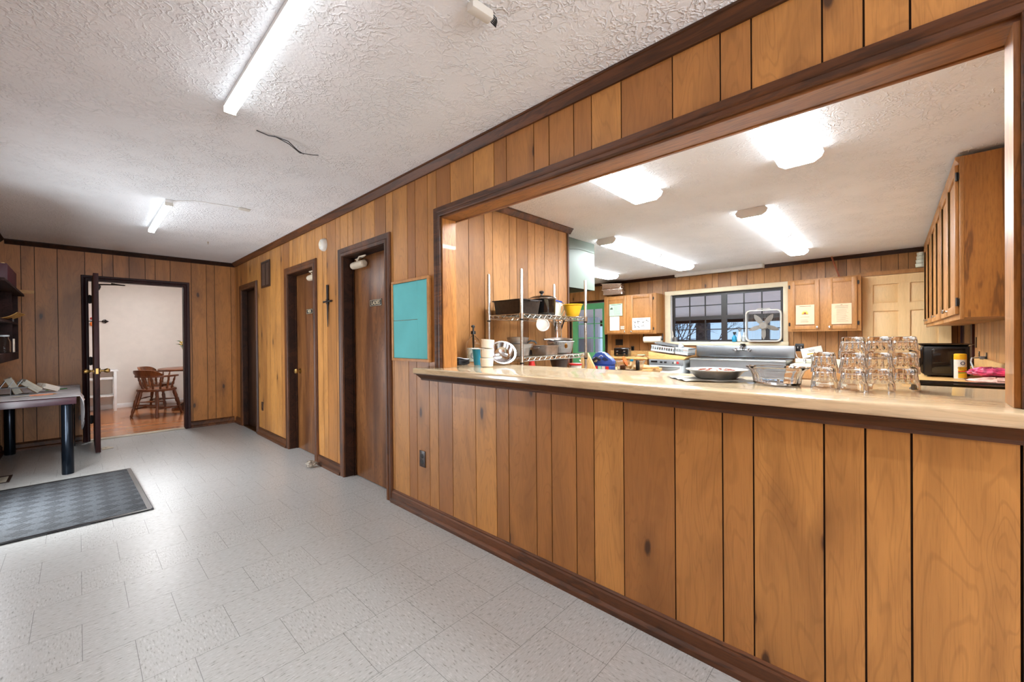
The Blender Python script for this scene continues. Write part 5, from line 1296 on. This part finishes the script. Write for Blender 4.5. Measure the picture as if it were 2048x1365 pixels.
solo('black_strap', MB().tube(pts, .017, 8), 'cloth_black', 'thick black strap looped over the blue bag', 'strap', (3.985, 2.47, TT))
t = thing('cookie_sheet_stack', 'silver baking sheets leaning on edge against the knife block', 'baking sheet', (4.02, 2.55, TT), .2)
for i in range(3): MB().at((.02*i, .0, .002), (-.75, 0, 0)).box(-.05, .05, -.004, .004, 0, .15, .002).build('sheet', 'steel', t)
m = MB(); m.prism([(-.13, 0), (.06, 0), (.035, .2), (-.035, .2)], -.03, .03, .004, 'x'); solo('knife_block', m, 'board_pale', 'pale wooden wedge block on work table beside the rack post', 'block', (3.86, 2.50, TT), .35)
solo('red_ball', MB().ball((0, 0, .0), .012), 'red_plastic', 'tiny red ball on top of the silver baking sheets', 'ball', (4.03, 2.46, TT+.125))

# ------------------------------------------------------------------ on the bar, partition end
def P(x, y): return (x, y, BAR+.0005)
t = thing('soap_jug', 'large clear soap jug with black pump by the panelled partition', 'bottle', P(2.185, 2.475))
MB().lathe([(0, 0), (.055, 0), (.06, .008), (.06, .135), (.056, .16), (.042, .19), (.022, .212), (.017, .218), (.017, .232), (0, .232)], 30).build('body', 'bottle_clear', t)
m = MB()
lb = [(.0606*math.cos(PI*1.08+.9*PI*.62*i/12-.35), .0606*math.sin(PI*1.08+.9*PI*.62*i/12-.35)) for i in range(13)]
m.sheet(lambda u, v: (.0608*math.cos(3.0+1.75*u), .0608*math.sin(3.0+1.75*u), .012+.11*v), 12, 2, .0006); m.build('label', 'soap_label', t)
m = MB(); m.tube([(.0618*math.cos(3.9+.22*math.cos(a)), .0618*math.sin(3.9+.22*math.cos(a)), .06+.022*math.sin(a)) for a in [i*PI/8 for i in range(16)]], .002, 5, True); m.build('label_swirl', 'navy', t)
pm = MB().turn((0, 0, .231), (0, 0, .256), [(0, .021), (1, .021)], 18).cyl((0, 0, .256), (0, 0, .285), .007).turn((0, 0, .285), (0, 0, .305), [(0, .014), (.6, .013), (1, .008)], 14).tube([(0, 0, .296), (-.03, -.02, .298), (-.038, -.026, .29)], .006, 8).build('pump', 'black_plastic', t)
MB().cyl((0, 0, .02), (0, 0, .231), .006, n=8).build('dip_tube', 'white_plastic', pm)
t = thing('paper_cup', 'blue paper cup with white rim beside the stacked white tubs', 'cup', P(2.02, 2.235))
MB().shell([(0, .004), (.029, .004), (.029, 0), (.031, 0), (.045, .118), (.043, .118), (.03, .008), (0, .008)], 28).build('body', 'blue_cup', t)
m = MB(); m.tube([(.0455*math.cos(2*PI*i/28), .0455*math.sin(2*PI*i/28), .119) for i in range(28)], .0025, 6, True); m.build('rim', 'paper', t)
for i, (dx, tl, lb) in enumerate(((0, 0, 'bottom cream tub of the stack of three on the bar'), (.001, .02, 'middle cream tub of the stack of three on the bar'), (.002, .09, 'top cream tub of the stack, sitting slightly tilted'))):
    m = MB().shell([(0, 0), (.036, 0), (.042, .004), (.045, .03), (.0465, .058), (.0465, .062), (.043, .062), (.041, .03), (.038, .007), (0, .006)], 30)
    m.tube([(.0462*math.cos(2*PI*j/30), .0462*math.sin(2*PI*j/30), .052) for j in range(30)], .0016, 5, True)
    solo('cream_tub', m, 'cream_ceramic', lb, 'tub', (1.918+dx, 2.035, BAR+.0005+i*.0615+(.003 if i == 2 else 0)), 0, 'cream tubs stacked on the bar', (tl*.5, tl, 0))
t = thing('folded_cloth', 'folded black cloth with white top against the opening jamb', 'cloth', P(1.955, 2.38), .25)
m = MB(); m.sheet(lambda u, v: (-.07+.14*u, -.05+.1*v+.01*math.sin(u*3), .012+.006*math.sin(u*6+1)), 12, 6, .022); m.sheet(lambda u, v: (-.068+.138*u, -.048+.096*v, .034+.005*math.sin(u*5+2)), 12, 6, .014); m.build('body', 'cloth_black', t)
MB().sheet(lambda u, v: (-.066+.13*u, -.05+.1*v, .047+.008*math.sin(u*4+1.5)+.004*v), 12, 6, .004).build('top_layer', 'cloth_white', t)
t = thing('steel_bowl', 'shiny steel bowl tipped on its side behind the cream tubs', 'bowl', (2.15, 2.115, BAR+.076), 0, None, (.9, .35, -.9))
MB().shell([(0, -.045), (.045, -.042), (.078, -.015), (.092, .025), (.102, .027), (.102, .03), (.09, .03), (.075, -.012), (.043, -.038), (0, -.041)], 36).build('body', 'chrome', t)

# on the bar, right end
t = thing('pie_tin', 'foil pie tin with pinkish crust on the serving bar', 'pie', P(1.955, .577))
m = MB(); n = 72
m.shell([(0, .003), (.082, .003), (.086, .006), (.113, .036), (.124, .037), (.126, .041), (.112, .041), (.084, .010), (0, .007)], n, (0, 0, 0), 1, 1, 36, .008); m.build('tin', 'aluminium', t)
MB().lathe([(0, .030), (.06, .031), (.105, .029), (.109, .036), (.102, .039), (.06, .035), (0, .034)], 40, (0, 0, 0), 1, 1, 9, .01).build('crust', 'pie_pink', t)
m = MB(); rng = random.Random(2)
for i in range(9):
    a = i*.7; m.at((.06*math.cos(a), .06*math.sin(a), .037), (0, .1, a)).box(-.015, .015, -.003, .003, 0, .003, .001)
m.at(); m.build('crust_strip', 'terracotta', t)
solo('folded_flyer', MB().sheet(lambda u, v: (-.105+.21*u, -.14+.28*v+.03*u, .0015+.005*abs(math.sin(u*9+v*6))), 20, 20, .0012), ['paper_wrap'], 'crinkled printed paper lying under the foil pie tin', 'paper', P(1.945, .59), .6)
bpy.data.objects['pie_tin'].location.z += .0065
t = thing('glass_dish', 'fluted oval clear glass dish on the serving bar', 'dish', P(1.925, .342), -.35)
MB().shell([(0, 0), (.078, 0), (.082, .004), (.086, .035), (.095, .056), (.108, .066), (.110, .070), (.103, .070), (.090, .058), (.080, .036), (.075, .009), (0, .007)], 112, (0, 0, 0), .78, 1.05, 14, .014).build('body', 'clear_glass', t)
# tumblers stood upside down, nested in columns
tum = MB().shell([(0, .0750), (.026, .0750), (.0305, .0738), (.0325, .0705), (.0345, .058), (.0382, .030), (.0394, .0265), (.0402, .022), (.0412, .003), (.0408, 0), (.0392, 0), (.0386, .014), (.0374, .022), (.0318, .058), (.030, .061), (0, .062)], 112, (0, 0, 0), 1, 1, 0, 0)
for v_ in tum.bm.verts:
    a = math.atan2(v_.co.y, v_.co.x); r0 = math.hypot(v_.co.x, v_.co.y)
    if .029 < v_.co.z < .0706 and r0 > .0323 and not (abs(r0-.0318) < 1e-4):
        k_ = 1-.035*abs(math.cos(7*a))**2; v_.co.x *= k_; v_.co.y *= k_
CUP = tum.build('tumbler', 'clear_glass')
CUP['category'] = 'glass'; CUP['group'] = 'upside-down tumblers stacked on the bar'
cols = ((1.900, .185, 2, 'the shorter column next to the glass dish'), (1.870, .100, 3, 'the second column from the glass dish'), (1.925, .032, 3, 'the third column from the glass dish'), (1.985, -.031, 3, 'the column farthest from the glass dish'))
lev = ('bottom', 'middle', 'top'); first = True
for x, y, n, lb in cols:
    for i in range(n):
        o = CUP if first else CUP.copy()
        if not first: COL.objects.link(o)
        first = False
        nm = lev[i] if n == 3 else ('bottom', 'top')[i]
        o.location = (x+.001*i, y, BAR+.0008+i*.0560); o.rotation_euler = (0, 0, .4*i+x*9)
        o['label'] = 'upside-down clear tumbler, %s one in %s' % (nm, lb)

# ------------------------------------------------------------------ side counter on the right kitchen wall
t = thing('base_cabinet', 'oak base cabinet along the side wall under the microwave', 'cabinet', (6.5, -.08, 0), PI)
MB().box(0, 2.70, .02, .575, .09, .882).build('body', 'oak_side', t); MB().box(0, 2.70, 0, .019, .09, .882).box(.01, 2.69, .06, .08, 0, .09).build('face_frame', 'oak', t)
for i in range(5): cab_door(t, .03+.53*i, .53+.53*i, .11, .70, .48+.53*i if i % 2 == 0 else .08+.53*i, .64, None); MB().box(.03+.53*i, .53+.53*i, -.019, -.001, .72, .86, .004).build('drawer', 'oak', t)
solo('worktop', MB().box(3.78, 6.52, YR+.001, -.05, .8825, .92, .006).box(4.0, 6.52, YR+.001, YR+.022, .9205, 1.02, .004), 'butcher', 'pale wood-grain worktop along side wall carrying the black microwave', 'counter', (0, 0, 0))
t = thing('baking_tray', 'black baking tray lying at the near end of side worktop', 'tray', (3.93, -.31, .921), .06)
m = MB(); pan(m, .10, .26, .105, .27, .018, .003, .015); m.build('body', 'black_gloss', t)
t = thing('microwave', 'black microwave oven on side worktop under the wall cabinets', 'microwave', (4.83, -.40, .921))
MB().box(-.19, .30, -.035, .215, .012, .245, .01, seg=3).build('body', 'black_plastic', t)
pnl = MB().prism([(-.01, .03), (.16, .03), (.17, .04), (.17, .215), (.16, .225), (-.01, .225)], -.197, -.1902, .004, 'x').build('side_panel', 'black_gloss', t)
dr = MB().prism([(.216, .02), (.229, .03), (.24, .08), (.24, .18), (.229, .23), (.216, .238)], -.18, .29, .004, 'x').build('door', 'black_gloss', t)
MB().tube([(-.17, .240, .06), (-.17, .258, .09), (-.17, .258, .17), (-.17, .240, .2)], .009, 8).build('handle', 'grey_dark', dr)
for sx in (-.15, .26):
    for sy in (0, .18): MB().cyl((sx, sy, .0005), (sx, sy, .0125), .014, n=10).build('foot', 'black_plastic', t)
t = thing('serving_tray', 'thin black tray lying on top of the microwave', 'tray', (4.86, -.30, 1.1665))
m = MB(); pan(m, .21, .13, .225, .145, .016, .003, .03); m.build('body', 'black_gloss', t)
t = thing('polish_can', 'yellow-topped furniture polish can standing before the microwave', 'can', (4.575, -.378, .9205))
MB().lathe([(0, 0), (.033, 0), (.034, .004), (.034, .145), (0, .145)], 26).build('body', 'white_plastic', t)
MB().lathe([(.0345, .1455), (.035, .147), (.034, .185), (.028, .19), (0, .19)], 26).build('cap', 'yellow_plastic', t)
a0, a1 = 2.75, 4.4
MB().sheet(lambda u, v: (.0346*math.cos(a0+(a1-a0)*u), .0346*math.sin(a0+(a1-a0)*u), .006+.085*v), 12, 2, .0005).build('label', 'yellow_plastic', t)
MB().sheet(lambda u, v: (.0352*math.cos(a0+(a1-a0)*u), .0352*math.sin(a0+(a1-a0)*u), .050+.008*v+.006*u), 12, 2, .0005).build('red_band', 'red_plastic', t)
MB().sheet(lambda u, v: (.0352*math.cos(a0+(a1-a0)*u), .0352*math.sin(a0+(a1-a0)*u), .041+.006*v+.006*u), 12, 2, .0005).build('green_band', 'pen_green', t)
ac = 3.45
def ctext(words_, z, size, nm, mat):
    m = MB(); m.text(words_, size, (.0365*math.cos(ac), .0365*math.sin(ac), z), (PI/2, 0, ac+PI/2), .0003); m.build(nm, mat, t)
ctext('FURNITURE', .082, .0115, 'lettering', 'dark_bowl'); ctext('POLISH', .069, .0115, 'lettering', 'dark_bowl')
m = MB(); m.tube([(.0355*math.cos(ac+.3*math.cos(q)), .0355*math.sin(ac+.3*math.cos(q)), .118+.011*math.sin(q)) for q in [i*PI/10 for i in range(20)]], .0022, 5, True); m.build('oval_emblem', 'navy', t)
def crumple(name, label, loc, mat, sx, sy, sz, seed):
    rng = random.Random(seed); m = MB(); m.ball((0, 0, sz*.9), 1, sx, sy, sz, 26, 16)
    for v_ in m.bm.verts:
        v_.co.z = sz*.9+(v_.co.z-sz*.9)
        q = 1+rng.uniform(-.14, .14); v_.co.x *= q; v_.co.y *= 1+rng.uniform(-.14, .14); v_.co.z = max(.001, v_.co.z*(1+rng.uniform(-.18, .18)))
    return solo(name, m, mat, label, 'bag', loc, -.4, 'crumpled plastic bags', angle=20)
crumple('plastic_bag', 'crumpled pink plastic bag on side worktop near the post, upper of two', (4.28, -.50, .962), 'pink_bag', .075, .115, .032, 3)
crumple('plastic_bag', 'crumpled pale peach plastic bag under the pink bag', (4.18, -.51, .9205), 'peach_bag', .11, .13, .022, 4)
for x, lb in ((6.36, 'narrow black outlet on side wall nearest the microwave'), (5.92, 'narrow black outlet on side wall with grey plug and cable'), (4.93, 'narrow black outlet on side wall nearest the post')):
    outlet('wall_outlet', (x, YR, 1.025), -PI/2, lb, 'black_plastic')
outlet('switch_plate', (7.03-.45, YR, 1.17), -PI/2, 'dark switch plate on side wall beside the far window', 'black_plastic', 'switch')
t = thing('power_cable', 'grey plug and cable hanging from side wall outlet to worktop', 'cable', (5.92, YR, 1.03))
MB().box(-.015, .015, .009, .045, -.015, .015, .004).build('plug', 'grey_dark', t)
MB().tube([(0, .045, 0), (-.05, .1, .0), (-.2, .12, -.03), (-.35, .12, -.08), (-.6, .12, -.1), (-.9, .14, -.104), (-1.2, .12, -.104)], .006, 8).build('cord', 'grey_plastic', t)
